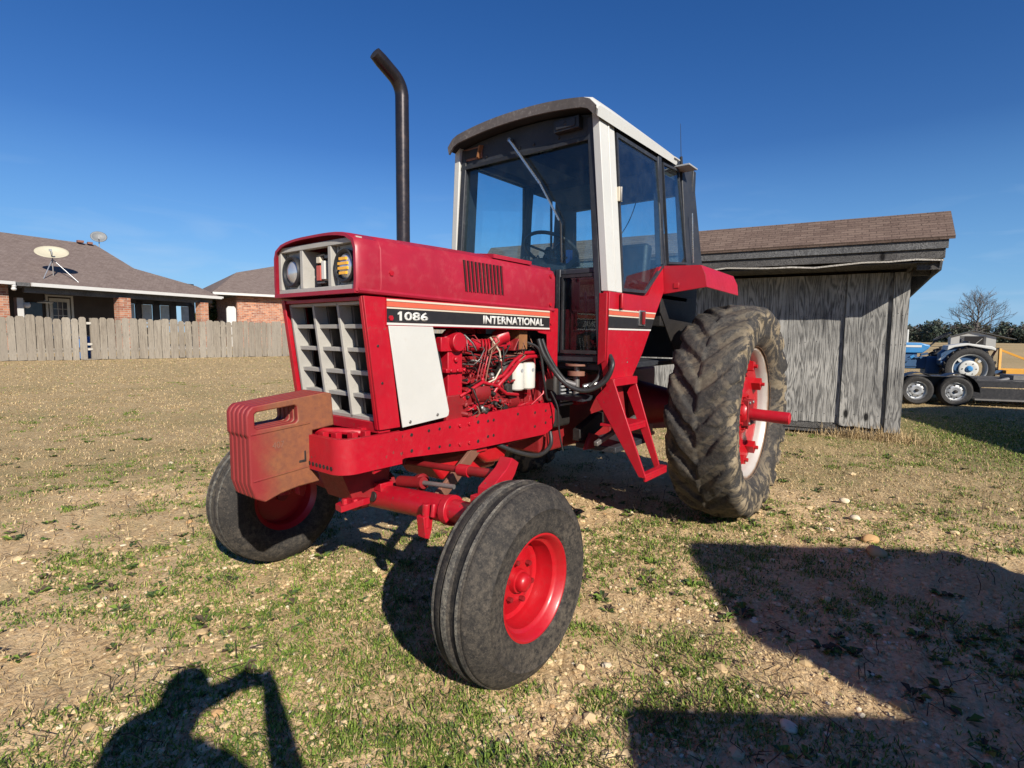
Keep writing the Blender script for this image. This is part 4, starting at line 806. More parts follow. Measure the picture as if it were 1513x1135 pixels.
    for sy in (1, -1):
        mb = MB(); mb.tube([(0, sy*1.0, .835), (0, sy*1.475, .822)], .046, R, 24); mb.tube([(0, sy*1.475, .822), (0, sy*1.480, .822)], [.042, .036], R, 24); mb.build('axle_stub', T)
    for s in (1, -1): wheel_rear(T, s*1.057, s)
    mb = MB(); mb.box((1.20, .30, .94), (1.36, .33, 1.15), 'black_frame')
    for k in range(8): mb.box((1.205, .33, .95+k*.025), (1.355, .342, .962+k*.025), 'grey_panel')
    mb.box((1.05, .30, .94), (1.18, .36, 1.16), R); mb.build('oil_cooler', T, bevel=.002)
    mb = MB(); mb.lathe([(0, 0), (.075, 0), (.075, .012), (0, .012)], (1.33, .44, 1.225), (0, 0, 1), 'brown_steel', 20); mb.lathe([(0, 0), (.060, 0), (.060, .03), (0, .03)], (1.33, .44, 1.16), (0, 0, 1), 'brown_steel', 20); mb.tube([(1.33, .44, 1.02), (1.33, .44, 1.24)], .02, 'grey_steel', 10); mb.box((1.25, .34, 1.00), (1.42, .54, 1.03), 'black_frame'); mb.build('cab_mount', T)
    mb = MB(); mb.box((.50, .30, .62), (1.10, .62, .66), 'black_frame'); mb.prism([(1.24, .36, .78), (1.00, .36, .86), (.72, .36, .88), (.72, .36, .82), (1.1, .36, .70), (1.24, .36, .70)], (0, .06, 0), 'black_grease'); mb.prism([(1.22, .43, .64), (1.00, .43, .64), (1.05, .43, .72), (1.15, .43, .75)], (0, .03, 0), RG); mb.bar((1.34, .60, .72), (.80, .62, .84), .03, .03, 'grey_steel'); mb.build('platform_bracket', T, bevel=.005)
    # ---- hydraulic hoses
    def hose(name, pts, r, m='rubber_hose'):
        P = [Vector(p) for p in pts]; out = []
        for i in range(len(P)-1):
            p0, p1, p2, p3 = P[max(i-1, 0)], P[i], P[i+1], P[min(i+2, len(P)-1)]
            for q in range(8):
                t = q/8; out.append(.5*((2*p1)+(p2-p0)*t+(2*p0-5*p1+4*p2-p3)*t*t+(3*p1-p0-3*p2+p3)*t**3))
        out.append(P[-1]); mb = MB(); mb.tube(out, r, m, 10); mb.build(name, T, angle=80)
    hose('hydraulic_hose', [(1.62, .33, 1.40), (1.60, .36, 1.30), (1.53, .42, 1.17), (1.50, .50, 1.10), (1.46, .60, 1.08), (1.42, .70, 1.14), (1.40, .74, 1.24), (1.36, .70, 1.30)], .015)
    hose('hydraulic_hose', [(1.58, .33, 1.40), (1.55, .37, 1.28), (1.48, .44, 1.14), (1.44, .54, 1.08), (1.42, .66, 1.12), (1.38, .72, 1.22), (1.36, .68, 1.28)], .013)
    hose('hydraulic_hose', [(1.70, .30, 1.38), (1.62, .34, 1.33), (1.58, .35, 1.15), (1.53, .34, 1.02), (1.47, .33, 1.00)], .008)
    hose('hydraulic_hose', [(1.95, .27, .77), (1.80, .33, .70), (1.62, .35, .66), (1.48, .34, .70), (1.44, .31, .78)], .014)
    hose('electric_cable', [(1.50, .35, 1.06), (1.46, .38, .95), (1.44, .38, .80), (1.42, .40, .66)], .006)
    hose('hydraulic_hose', [(1.45, .60, 1.10), (1.36, .62, 1.16), (1.30, .60, 1.25), (1.22, .50, 1.28)], .011)
    mb = MB(); mb.tube([(1.44, .56, 1.10), (1.36, .62, 1.12)], .017, 'chrome', 10); mb.tube([(1.5, .46, 1.13), (1.47, .52, 1.11)], .019, 'grey_steel', 10); mb.build('hose_fitting', T)

    # ---- cab
    yb = lambda z: .690-.075*(z-1.7)            # side plane
    K = 'black_frame'
    XW = 1.372                                  # windshield plane
    mb = MB()   # black structure: front header, sill, centre posts, floor, rear posts
    def sidebar(x0, z0, x1, z1, w, m, t=.035, off=0.0, sy=1):
        a = Vector((x0, sy*(yb(z0)+off-t/2), z0)); b = Vector((x1, sy*(yb(z1)+off-t/2), z1)); mb.bar(a, b, t, w, m, (b-a).cross(Vector((0, 1, 0))).normalized())
    for sy in (1, -1):
        sidebar(XW-.010, 1.25, XW-.010, 2.78, .05, K, .045, -.055, sy)
        sidebar(.505, 1.95, .495, 2.76, .065, K, .05, -.002, sy)          # post behind the door
        # slanted rear pillar
        mb.prism([(.03, sy*yb(2.0), 1.96), (-.325, sy*yb(2.0), 2.02), (-.19, sy*yb(2.86), 2.83), (.06, sy*yb(2.8), 2.76)], (0, -sy*.07, 0), 'black_frame')
        mb.box((.02, min(sy*.545, sy*.585), 2.70), (1.36, max(sy*.545, sy*.585), 2.83), K)
        mb.box((.0, min(sy*.60, sy*.665), 1.70), (1.36, max(sy*.60, sy*.665), 1.74), K)
        mb.box((-.25, min(sy*.56, sy*.655), 1.50), (.50, max(sy*.56, sy*.655), 2.0), 'black_grease')
    mb.box((XW-.06, -.60, 1.255), (XW-.005, .655, 1.300), K); mb.box((XW-.05, .285, 1.30), (XW, .325, 1.86), K)
    mb.box((XW-.06, -.66, 1.822), (XW-.005, .66, 1.856), K)
    mb.box((XW-.06, -.66, 1.30), (XW-.03, .285, 1.83), K)
    mb.box((.10, -.64, 1.20), (1.32, .64, 1.24), K)                          # floor
    mb.box((-.20, -.50, 1.24), (-.14, .50, 1.80), K); mb.box((-.22, -.62, 2.62), (-.16, .62, 2.80), K); mb.box((-.24, -.62, 1.96), (-.18, .62, 2.04), K)
    mb.box((-.21, -.30, 2.0), (-.17, -.22, 2.70), K)
    mb.prism([(1.33, -.64, 1.245), (1.33, .64, 1.245), (1.30, .64, 1.21), (1.30, -.64, 1.21)], (-.10, 0, 0), K)
    mb.build('cab_frame', T, bevel=.006)
    mb = MB()   # header panel with arched top
    ys = [-.58, -.50, -.38, -.20, 0, .20, .38, .50, .575]; arch = lambda y: 2.828-.13*(abs(y)/.6)**2.2*.45
    top = [(XW+.004, y, arch(y)+.01) for y in ys]; bot = [(XW+.004, y, 2.655-.0*y) for y in reversed(ys)]
    mb.prism(top+bot, (-.035, 0, 0), K)
    mb.prism([(XW+.006, -.59, 2.668), (XW+.006, .585, 2.668), (XW+.006, .585, 2.640), (XW+.006, -.59, 2.640)], (.008, 0, 0), 'black_paint')
    for y in (-.32, -.02, .10, .30): mb.bolt((XW+.004, y, 2.70), (1, 0, 0), .010, 'black_paint', .008)
    hp = mb.build('cab_header', T, bevel=.003)
    mb = MB(); mb.box((XW, .292, 2.715), (XW+.055, .480, 2.790), 'black_paint'); mb.box((XW+.054, .31, 2.728), (XW+.062, .455, 2.778), K); mb.lathe([(0, .003), (.012, .003), (.014, 0)], (XW+.062, .382, 2.757), (1, 0, 0), 'decal_black', 12); mb.build('work_light', T, bevel=.008)
    mb = MB(); mb.box((XW, -.545, 2.700), (XW+.012, -.36, 2.785), 'brown_steel'); mb.box((XW+.010, -.53, 2.712), (XW+.018, -.40, 2.772), 'black_grease'); mb.prism([(XW, -.36, 2.785), (XW+.04, -.37, 2.78), (XW+.04, -.39, 2.70), (XW, -.40, 2.695)], (0, .012, 0), 'rust'); wl = mb.build('work_light', T, bevel=.002); wl['label'] = 'empty rusty lamp recess with its lamp missing'
    # white door posts (outer skin of front corners)
    for sy in (1, -1):
        mb = MB(); pr = lambda x, z, o=0: (x, sy*(yb(z)+o), z)
        mb.prism([pr(1.405, 2.80), pr(1.385, 1.702), pr(1.285, 1.702), pr(1.300, 2.80)], (0, -sy*.05, 0), 'white_paint'); mb.prism([pr(1.315, 2.80, -.004), pr(1.300, 1.702, -.004), pr(1.188, 1.702, -.004), pr(1.205, 2.80, -.004)], (0, -sy*.04, 0), 'white_paint')
        mb.prism([pr(1.300, 2.80, .004), pr(1.288, 1.702, .004), pr(1.272, 1.702, .004), pr(1.284, 2.80, .004)], (0, -sy*.02, 0), 'white_paint')
        mb.prism([pr(1.375, 2.79, -.056), pr(1.36, 1.71, -.056), pr(1.185, 1.71, -.046), pr(1.20, 2.79, -.046)], (0, -sy*.012, 0), K)
        p = mb.build('corner_post', T, bevel=.004)
        mb = MB()
        for z in (2.33, ): mb.box((1.165, min(sy*(yb(z)-.01), sy*(yb(z)+.014)), z-.045), (1.205, max(sy*(yb(z)-.01), sy*(yb(z)+.014)), z+.045), 'cream_decal'); mb.tube([(1.19, sy*(yb(z)+.018), z-.045), (1.19, sy*(yb(z)+.018), z+.045)], .008, 'grey_steel', 8)
        mb.build('hinge', p, bevel=.002)
    # roof: crowned, rounded slab
    mb = MB(); N = 22; yc = lambda u: u*.64
    def roofz(u): return 2.914-.062*abs(u)**2.2-.050*max(0, (abs(u)-.86)/.14)**2
    xsR = [1.475, 1.468, 1.44, 1.2, .7, .25, .20]; V = []; n = N+1
    for x in xsR:
        dz = {1.475: -.030, 1.468: -.012, .20: -.03}.get(x, 0)
        for k in range(n): u = -1+2*k/N; w = .640-.02*(1.2-min(x, 1.2))*.8; V.append((x, u*w*.98+.013, roofz(u)+dz+.004*math.sin(k*1.7+x*3)))
    F = [(i*n+k, i*n+k+1, (i+1)*n+k+1, (i+1)*n+k) for i in range(len(xsR)-1) for k in range(N)]; o = len(V)
    V += [(v[0]-(.012 if v[0] > 1.4 else 0), v[1]*.985, max(v[2]-.065, roofz(v[1]/.64)-.065)) for v in V[:o]]; F += [tuple(q+o for q in f)[::-1] for f in F[:]]
    m = len(xsR)-1; F += [(k, k+1, k+1+o, k+o) for k in range(N)]+[(m*n+k, m*n+k+1, m*n+k+1+o, m*n+k+o) for k in range(N)]
    F += [(i*n, (i+1)*n, (i+1)*n+o, i*n+o) for i in range(m)]+[(i*n+N, (i+1)*n+N, (i+1)*n+N+o, i*n+N+o) for i in range(m)]
    kU = len(xsR)-1; nq = kU*N; mb.add(V, F[:nq]+F[2*nq:], 'white_paint'); mb.add(V, F[nq:2*nq], 'roof_liner_shade'); rf = mb.build('cab_roof', T, angle=50)  # underside coloured black to carry the shade beneath the brim
    mb = MB()   # weathered brown front brim following the arch
    n2 = 26; a = []; b = []
    for k in range(n2+1):
        u = -1+2*k/n2; zt = roofz(u)-.004; a.append((1.478, u*.618+.014, zt-.006)); b.append((1.470, u*.608+.014, zt-.070+.010*abs(u)**4))
    V = a+b+[(x+.010, y, z-.003) for x, y, z in a]+[(x+.016, y, z) for x, y, z in b]; q = n2+1; F = []
    for k in range(n2): F += [(2*q+k, 2*q+k+1, 3*q+k+1, 3*q+k), (k+1, k, q+k, q+k+1), (k, k+1, 2*q+k+1, 2*q+k), (q+k+1, q+k, 3*q+k, 3*q+k+1)]
    mb.add(V, F, 'roof_fascia'); 
    mb.build('roof_brim', rf, bevel=0)
    mb = MB(); mb.box((.10, -.60, 2.775), (1.36, .60, 2.79), 'roof_liner_shade'); mb.box((-.15, -.58, 2.66), (.45, .58, 2.78), 'roof_liner_shade'); mb.box((.5, -.45, 2.70), (1.3, -.1, 2.775), 'roof_liner_shade'); mb.build('roof_lining', rf)
    mb = MB(); mb.box((.17, .58, 2.79), (.27, .635, 2.80), 'white_old'); mb.box((.02, .585, 2.742), (.20, .72, 2.755), 'grey_panel'); mb.build('rear_roof_bracket', rf, bevel=.002)
    # side doors
    for sy in (1, -1):
        pt = lambda x, z, o=0: (x, sy*(yb(z)+o), z)
        mb = MB()
        # red lower skin
        red = [(1.384, 1.700), (1.395, 1.27), (1.356, 1.152), (1.016, 1.150), (.865, 1.31), (.66, 1.59), (.50, 1.78), (.455, 1.940), (.560, 1.935), (.80, 1.712), (.865, 1.700)]
        V = [pt(x, min(z, 1.9), 0) if False else (x, sy*(yb(z) if z > 1.7 else .690), z) for x, z in red]; mb.prism(V, (0, -sy*.035, 0), R)
        mb.prism([(x-.0 if x < 1.3 else x-.03, sy*.650, z-.01 if z > 1.6 else z+.01) for x, z in red], (0, -sy*.006, 0), 'black_frame')
        mb.prism([(1.384, sy*.70, 1.698), (1.352, sy*.70, 1.698), (1.330, sy*.70, 1.152), (1.356, sy*.70, 1.152), (1.395, sy*.70, 1.27)], (0, -sy*.012, 0), R)
        mb.prism([(1.395, sy*.687, 1.69), (1.400, sy*.687, 1.27), (1.392, sy*.63, 1.24), (1.390, sy*.63, 1.69)], (-.02, 0, 0), R)
        mb.bolt((1.10, sy*.69, 1.25), (0, sy, 0), .006, 'grey_steel', .003)
        dr = mb.build('door', T, bevel=.004)
        mb = MB()
        for z0, z1, m in ((1.583, 1.592, 'cream_decal'), (1.556, 1.581, 'orange_decal'), (1.546, 1.554, 'cream_decal'), (1.474, 1.544, 'decal_black'), (1.462, 1.472, 'letter_white')):
            rx = lambda z: .66+(1.59-z)*.62+.012
            mb.prism([(1.330, sy*.6905, z0), (1.330, sy*.6905, z1), (rx(z1), sy*.6905, z1), (rx(z0), sy*.6905, z0)], (0, sy*.0025, 0), m); mb.prism([(1.392, sy*.7005, z0), (1.390, sy*.7005, z1), (1.350, sy*.7005, z1), (1.347, sy*.7005, z0)], (0, sy*.0025, 0), m)
        mb.build('stripe_decal', dr)
        mb = MB(); mb.box((.86, min(sy*.690, sy*.702), 1.495), (.955, max(sy*.690, sy*.702), 1.60), 'chrome'); mb.box((.87, min(sy*.702, sy*.704), 1.505), (.945, max(sy*.702, sy*.704), 1.59), 'black_grease'); mb.box((.895, min(sy*.704, sy*.716), 1.505), (.92, max(sy*.704, sy*.716), 1.59), 'red_grimy'); mb.build('door_handle', dr, bevel=.002)
        mb = MB(); mb.box((1.200, min(sy*.690, sy*.712), 1.60), (1.235, max(sy*.690, sy*.712), 1.695), R); mb.tube([(1.24, sy*.712, 1.60), (1.24, sy*.712, 1.695)], .010, R, 8); mb.build('hinge', dr, bevel=.003)
        # door window and quarter window with black frames
        for nm, poly in (('door_window', [(1.185, 2.722), (.545, 2.722), (.465, 1.965), (.835, 1.722), (1.192, 1.712)]), ('quarter_window', [(.445, 2.718), (.135, 2.738), (.035, 2.005), (.415, 1.970)])):
            mb = MB(); cx = sum(p[0] for p in poly)/len(poly); cz = sum(p[1] for p in poly)/len(poly); inn = [(x+(cx-x)*.055*1.0, z+(cz-z)*.045) for x, z in poly]; m = len(poly)
            for i in range(m):
                j = (i+1) % m; mb.prism([pt(*poly[i], .002), pt(*poly[j], .002), pt(*inn[j], .002), pt(*inn[i], .002)], (0, -sy*.022, 0), K)
            wf = mb.build(nm, T); mb = MB(); mb.prism([pt(*p, -.006) for p in inn], (0, -sy*.004, 0), 'tinted_glass'); mb.build('pane', wf)
        # fender over the tyre shoulder
        mb = MB(); f0 = [(.52, .69, 1.74), (.54, .69, 1.940), (.51, .955, 1.928), (.50, .985, 1.765)]
        prof = [(.655, 1.945), (.955, 1.932), (.990, 1.860), (1.000, 1.775)]; prof_i = [(.655, 1.925), (.945, 1.912), (.975, 1.855), (.985, 1.775)]
        xa, xb = .52, -.17; ring = lambda x, P, dz=0, dy=0: [(x, sy*(y+dy), z+dz) for y, z in P]
        V = ring(xa, prof)+ring(xb, prof, -.02, .02)+ring(xa, prof_i)+ring(xb, prof_i, -.02, .02); F = []
        for i in range(3): F += [(i, i+1, 5+i, 4+i), (8+i+1, 8+i, 12+i, 13+i), (4+i, 5+i, 13+i, 12+i)]
        F += [(3, 7, 15, 11), (0, 4, 12, 8)]; mb.add(V, F, R, False)
        mb.prism([(xa, sy*.675, 1.735), (xa, sy*.675, 1.945), (xa, sy*.955, 1.932), (xa, sy*.990, 1.860), (xa, sy*1.0, 1.775)], (-.014, 0, 0), R)
        mb.prism([(xa, sy*.665, 1.60), (xa, sy*.665, 1.74), (xb, sy*.665, 1.74), (xb, sy*.665, 1.30), (.2, sy*.665, 1.28)], (0, -sy*.012, 0), 'black_grease')
        mb.box((xa+.001, min(sy*.76, sy*.80), 1.775), (xa+.006, max(sy*.76, sy*.80), 1.815), 'red_bright'); mb.build('fender', T, bevel=.006)
        # step ladder
        mb = MB(); mb.prism([(1.354, sy*.60, 1.03), (1.354, sy*.720, 1.155), (1.354, sy*.963, .553), (1.354, sy*.914, .556)], (-.016, 0, 0), R)
        mb.prism([(1.34, sy*.712, 1.155), (1.03, sy*.712, 1.15), (1.03, sy*.905, .60), (1.34, sy*.944, .60)], (0, -sy*.008, 0), R) if False else None
        mb.prism([(1.02, sy*.660, 1.04), (1.02, sy*.712, 1.150), (1.02, sy*.921, .537), (1.02, sy*.880, .540)], (.014, 0, 0), R)
        mb.bar((1.35, sy*.700, 1.13), (1.02, sy*.700, 1.13), .06, .05, R); wb = MB()
        for zz, yy, dd in ((.845, .755, .12), (.56, .908, -.008)):
            mb.box((1.02, min(sy*(yy-dd), sy*(yy+.05)), zz), (1.352, max(sy*(yy-dd), sy*(yy+.05)), zz+.018), R); mb.box((1.02, min(sy*(yy+.035), sy*(yy+.05)), zz-.03), (1.345, max(sy*(yy+.035), sy*(yy+.05)), zz), R)
        mb.prism([(1.33, sy*.625, 1.13), (1.04, sy*.625, 1.13), (1.04, sy*.665, .86), (1.33, sy*.665, .86)], (0, -sy*.01, 0), RG)
        mb.build('step_ladder', T, bevel=.003)
    # windshields
    mb = MB(); mb.prism([(XW-.012, -.60, 1.86), (XW-.012, -.585, 2.65), (XW-.012, .585, 2.645), (XW-.012, .625, 1.86)], (-.005, 0, 0), 'tinted_glass'); mb.build('windshield', T)
    mb = MB(); mb.prism([(XW-.012, .325, 1.30), (XW-.012, .65, 1.30), (XW-.012, .65, 1.822), (XW-.012, .325, 1.822)], (-.005, 0, 0), 'clear_glass'); lw = mb.build('lower_windshield', T)
    mb = MB(); mb.bar((XW-.004, .345, 1.305), (XW-.004, .345, 1.82), .012, .022, 'black_paint', (1, 0, 0)); mb.bar((XW-.004, .63, 1.305), (XW-.004, .63, 1.82), .012, .022, 'black_paint', (1, 0, 0)); mb.bar((XW, .34, 1.318), (XW, .63, 1.318), .022, .022, 'black_paint'); mb.bar((XW, .34, 1.81), (XW, .63, 1.81), .012, .02, 'black_paint'); mb.build('rubber_seal', lw)
    mb = MB(); mb.prism([(-.195, -.56, 2.04), (-.195, -.56, 2.63), (-.195, .56, 2.63), (-.195, .56, 2.04)], (-.005, 0, 0), 'tinted_glass'); mb.build('rear_window', T)
    mb = MB(); mb.tube([(XW+.02, -.085, 2.757), (XW+.045, -.085, 2.757)], .016, 'grey_steel', 12); mb.bar((XW+.040, -.085, 2.757), (XW+.030, .17, 2.43), .012, .017, 'chrome', (1, 0, 0)); mb.bar((XW+.030, .17, 2.43), (XW+.018, .322, 2.172), .008, .012, 'chrome', (1, 0, 0)); mb.tube([(XW+.018, .322, 2.172), (XW+.006, .328, 2.15), (XW+.004, .335, 1.92)], .004, 'black_paint', 8); mb.bar((XW+.004, .325, 2.15), (XW+.001, .335, 1.90), .006, .016, 'black_paint', (1, 0, 0)); mb.bar((XW+.006, -.04, 2.68), (XW+.006, .10, 2.50), .006, .012, 'black_paint', (1, 0, 0)); mb.build('wiper', T)
    # interior
    mb = MB(); mb.box((.95, -.34, 1.24), (1.30, .22, 1.86), 'black_frame'); mb.prism([(1.30, -.40, 1.84), (1.30, .30, 1.84), (1.05, .25, 1.95), (.92, .20, 1.93), (.92, -.34, 1.93), (1.05, -.38, 1.95)], (0, 0, .045), 'black_frame'); mb.ell((1.0, -.06, 1.93), (.17, .20, .075), 'seat_vinyl')
    for k in range(7): y = -.25+k*.07; mb.tube([(1.0+rg.uniform(-.05, .05), y, 1.96), (1.05, y+rg.uniform(-.05, .05), 2.02), (1.12, y+.04, 1.97)], .006, 'rubber_hose', 6)
    mb.box((1.06, .19, 1.93), (1.10, .22, 2.03), 'plastic_blue'); mb.build('dashboard', T, bevel=.01)
    mb = MB(); c = Vector((.82, -.13, 2.09)); ax = Vector((-.52, 0, .86)).normalized(); u = Vector((0, 1, 0)); v = ax.cross(u); ring = [c+(u*math.cos(a)+v*math.sin(a))*.215 for a in (2*math.pi*k/40 for k in range(41))]; mb.tube(ring, .014, 'black_paint', 8, cap=False)
    for a in (math.radians(90), math.radians(210), math.radians(330)): mb.bar(c-ax*.03, c+(u*math.cos(a)+v*math.sin(a))*.21, .022, .008, 'black_paint', ax)
    mb.tube([c-ax*.03, c-ax*.40], .03, 'black_paint', 12); mb.lathe([(0, .01), (.045, .0), (.05, -.03)], c, ax, 'black_paint', 18); mb.build('steering_wheel', T)
    mb = MB(); mb.box((.10, -.06, 1.60), (.55, .38, 1.72), 'seat_vinyl'); mb.box((.06, -.04, 1.72), (.18, .36, 2.20), 'seat_vinyl', Matrix.Rotation(-.12, 3, 'Y'), (.12, 0, 1.72)); mb.box((.15, .02, 1.24), (.48, .28, 1.60), 'black_frame'); mb.box((.2, .38, 1.80), (.52, .44, 1.86), 'seat_vinyl'); mb.build('seat', T, bevel=.04)
    mb = MB()
    for (a, b) in (((1.15, .55, 1.26), (1.05, .52, 1.62)), ((1.2, .45, 1.26), (1.18, .40, 1.72)), ((1.05, .60, 1.3), (.9, .5, 1.75))): mb.tube([a, b], .011, 'grey_steel', 8)
    mb.box((1.10, .40, 1.30), (1.2, .50, 1.34), 'rust'); mb.box((1.12, .50, 1.60), (1.22, .60, 1.64), 'black_paint'); mb.build('pedals', T)
    hose('electric_cable', [(-.05, .18, 2.64), (-.02, .10, 2.40), (.20, 0, 2.10), (.40, -.06, 1.95)], .004)
    mb = MB(); mb.tube([(.10, .62, 2.755), (.12, .62, 2.84)], .012, 'black_paint', 8); mb.tube([(.12, .62, 2.84), (.155, .62, 3.08)], [.003, .0015], 'black_paint', 6); mb.build('antenna', T)
    mb = MB(); mb.tube([(-.02, .675, 2.42), (-.04, .68, 2.2), (-.07, .68, 2.03)], .006, 'chrome', 8); mb.build('grab_wire', T)
    # hitch
    mb = MB(); mb.bar((-.30, -.22, .60), (-.95, -.35, .55), .03, .07, RG); mb.bar((-.30, .22, .60), (-.95, .35, .55), .03, .07, RG); mb.bar((-.30, 0, .42), (-.90, 0, .42), .07, .035, RG); mb.build('rear_hitch', T, bevel=.004)
    return T
TR = build_tractor()
tag(TR, 'red farm tractor with white cab roof and black exhaust stack parked on the dirt yard', 'tractor')

# ------------------------------------------------------------------ second tractor of the same kind, parked beside the photographer; its shadow lies in the lower right
h2 = Vector((.575, -.818)).normalized()
T2 = copy_tree(TR, None, skip=('engine', 'pedals', 'dashboard', 'steering_wheel', 'front_weight', 'electric_cable', 'hydraulic_hose', 'lettering', 'emblem', 'hose_fitting', 'exhaust_pipe', 'front_bolster', 'antenna'))
ang = math.atan2(h2.y, h2.x); right2 = Vector((h2.y, -h2.x)); cor = Vector((.8+1.484*1.405+.0, 1.03+1.534*2.8)); cor = Vector((.8+.7426*2.78, 1.03+1.534*2.78)); org = cor-h2*1.55-right2*.64
def darken(o):   # panes blackened so no sun passes through into its ground shadow
    for ch in o.children:
        if ch.type == 'MESH' and any(k in ch.name for k in ('pane', 'windshield', 'rear_window')) and 'seal' not in ch.name:
            ch.data = ch.data.copy(); ch.data.materials[0] = M['dark_glass'] if 'glass' in (ch.data.materials[0].name) else ch.data.materials[0]
        darken(ch)
darken(T2)
T2.location = (org.x, org.y, 0); T2.rotation_euler = (0, 0, ang)
tag(T2, 'red cab tractor right of the photographer, only its shadow lies in view', 'tractor')
TR['group'] = T2['group'] = 'red cab tractors in the yard'

# ------------------------------------------------------------------ grey plank shed
def build_shed():
    A = Vector((-4.9, 1.93, 0)); u = Vector((.167, -.986, 0)); n = Vector((.986, .167, 0)); Lw = 6.2; Dp = 3.6
    o = empty('wooden_shed', A); P = lambda s, d, z: u*s+n*d+Vector((0, 0, z))      # s along wall to the left, d towards viewer
    zt = 2.33
    mb = MB()
    edges = [(.00, .19, .030, .12, 'b'), (.255, .77, .028, .10, 'b')]; rg = random.Random(11)
    # backing wall
    def slab(s0, s1, d0, d1, z0, z1, m): mb.prism([P(s0, d0, z0), P(s1, d0, z0), P(s1, d0, z1), P(s0, d0, z1)], n*(d1-d0), m)
    slab(.02, Lw, -.06, -.012, .16, zt, 'barn_wood'); w = mb.build('wall', o)
    s = .0; seq = [(.0, .185, .045, .09), (.235, .74, .040, .14), (.75, 1.27, .0, .17), (1.275, 1.78, .004, .16)]
    while seq[-1][1] < Lw-.1: a = seq[-1][1]+.006; seq.append((a, min(a+rg.uniform(.42, .55), Lw), rg.choice([0, .003, .006]), rg.uniform(.14, .2)))
    for (a, b, d, z0) in seq:
        mb = MB(); k = 8; low = []
        for q in range(k+1): low.append((a+(b-a)*q/k+(rg.uniform(-.004, .004) if 0 < q < k else 0), z0+rg.uniform(-.008, .012)))
        poly = [P(x, d, z) for x, z in low]+[P(b+rg.uniform(-.004, .004), d, zt*.5), P(b, d, zt), P(a, d, zt), P(a+rg.uniform(-.004, .004), d, zt*.5)]
        mb.prism(poly, -n*(.022+d), 'barn_wood')
        for zz in (.30, 1.35, 1.75):
            for q in range(4): mb.bolt(P(a+(b-a)*(.06+.29*q), d, zz+rg.uniform(-.02, .02)), n, .006, 'black_grease', .003)
        for q in range(3):
            sx_ = a+(b-a)*rg.uniform(.15, .85); z1 = rg.uniform(.3, 2.0); ln = rg.uniform(.15, .5); mb.prism([P(sx_, d+.001, z1), P(sx_+.003, d+.001, z1+ln*.5), P(sx_-.001, d+.001, z1+ln), P(sx_-.004, d+.001, z1+ln*.5)], n*.0015, 'black_grease')
        mb.build('wall_board', w)
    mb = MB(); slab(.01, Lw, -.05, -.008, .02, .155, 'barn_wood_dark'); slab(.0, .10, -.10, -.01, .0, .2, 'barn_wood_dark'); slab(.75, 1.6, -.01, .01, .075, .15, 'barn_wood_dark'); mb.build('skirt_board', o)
    mb = MB()  # side and rear walls
    mb.prism([P(0, -.02, .1), P(.02, -.02, .1), P(.02, -.02, zt), P(0, -.02, zt)], -n*Dp, 'barn_wood'); mb.prism([P(Lw, -.02, .1), P(Lw-.02, -.02, .1), P(Lw-.02, -.02, zt), P(Lw, -.02, zt)], -n*Dp, 'barn_wood'); mb.prism([P(0, -Dp, .1), P(Lw, -Dp, .1), P(Lw, -Dp, 1.9), P(0, -Dp, 1.9)], -n*.03, 'barn_wood'); mb.build('side_wall', o)
    # roof
    ov, R0, L0 = .70, -.235, Lw+.3
    mb = MB(); e = (ov+.06, 2.64); r = (ov-.34, 3.01); bk = (-Dp-.4, 2.05)
    mb.prism([P(R0-.085, e[0], e[1]), P(L0, e[0], e[1]), P(L0, r[0], r[1]), P(R0-.085, r[0], r[1])], Vector((0, 0, .035))+n*.01, 'shingle_shed')
    rfu = u; slope = (P(0, *r)-P(0, *e)).normalized()
    rf = mb.build('roof', o, uv=((0, 0, 0), u, slope))
    mb = MB(); mb.prism([P(R0-.085, r[0]-.002, r[1]-.005), P(L0, r[0]-.002, r[1]-.005), P(L0, bk[0], bk[1]), P(R0-.085, bk[0], bk[1])], Vector((0, 0, .04)), 'shingle_shed'); sl2 = (P(0, *r)-P(0, *bk)).normalized(); mb.build('rear_roof_slope', o, uv=((0, 0, 0), u, sl2))
    mb = MB()  # fascia boards, stepped and weathered
    def fb(s0, s1, d0, d1, z0, z1, m, sag=0): mb.prism([P(s0, d0, z0), P(s1, d0, z0-sag), P(s1, d0, z1-sag), P(s0, d0, z1)], n*(d1-d0), m)
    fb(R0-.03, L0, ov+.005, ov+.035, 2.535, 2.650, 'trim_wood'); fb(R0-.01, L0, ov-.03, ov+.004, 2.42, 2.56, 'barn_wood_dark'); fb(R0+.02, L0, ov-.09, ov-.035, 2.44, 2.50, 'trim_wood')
    mb.build('fascia', rf, bevel=.003)
    mb = MB(); q = 24; top = []; bot = []
    for k in range(q+1): s = R0+(L0-R0)*k/q; zz = 2.385+.018*math.sin(k*.9)+.010*math.sin(k*2.3)-(.0); top.append(P(s, ov-.012, zz+.020)); bot.append(P(s, ov-.012, zz))
    for k in range(q): mb.prism([bot[k], bot[k+1], top[k+1], top[k]], n*.02, 'pale_wood')
    mb.build('trim_strip', rf)
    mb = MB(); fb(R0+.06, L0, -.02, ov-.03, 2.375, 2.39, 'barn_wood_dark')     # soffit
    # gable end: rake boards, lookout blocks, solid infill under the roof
    mb.prism([P(R0, ov-.03, 2.42), P(R0, ov-.03, 2.60), P(R0, r[0], r[1]), P(R0, bk[0]+.05, bk[1]), P(R0, bk[0]+.05, bk[1]-.15), P(R0, .05, 2.25), P(R0, ov-.10, 2.28)], u*.03, 'trim_wood')
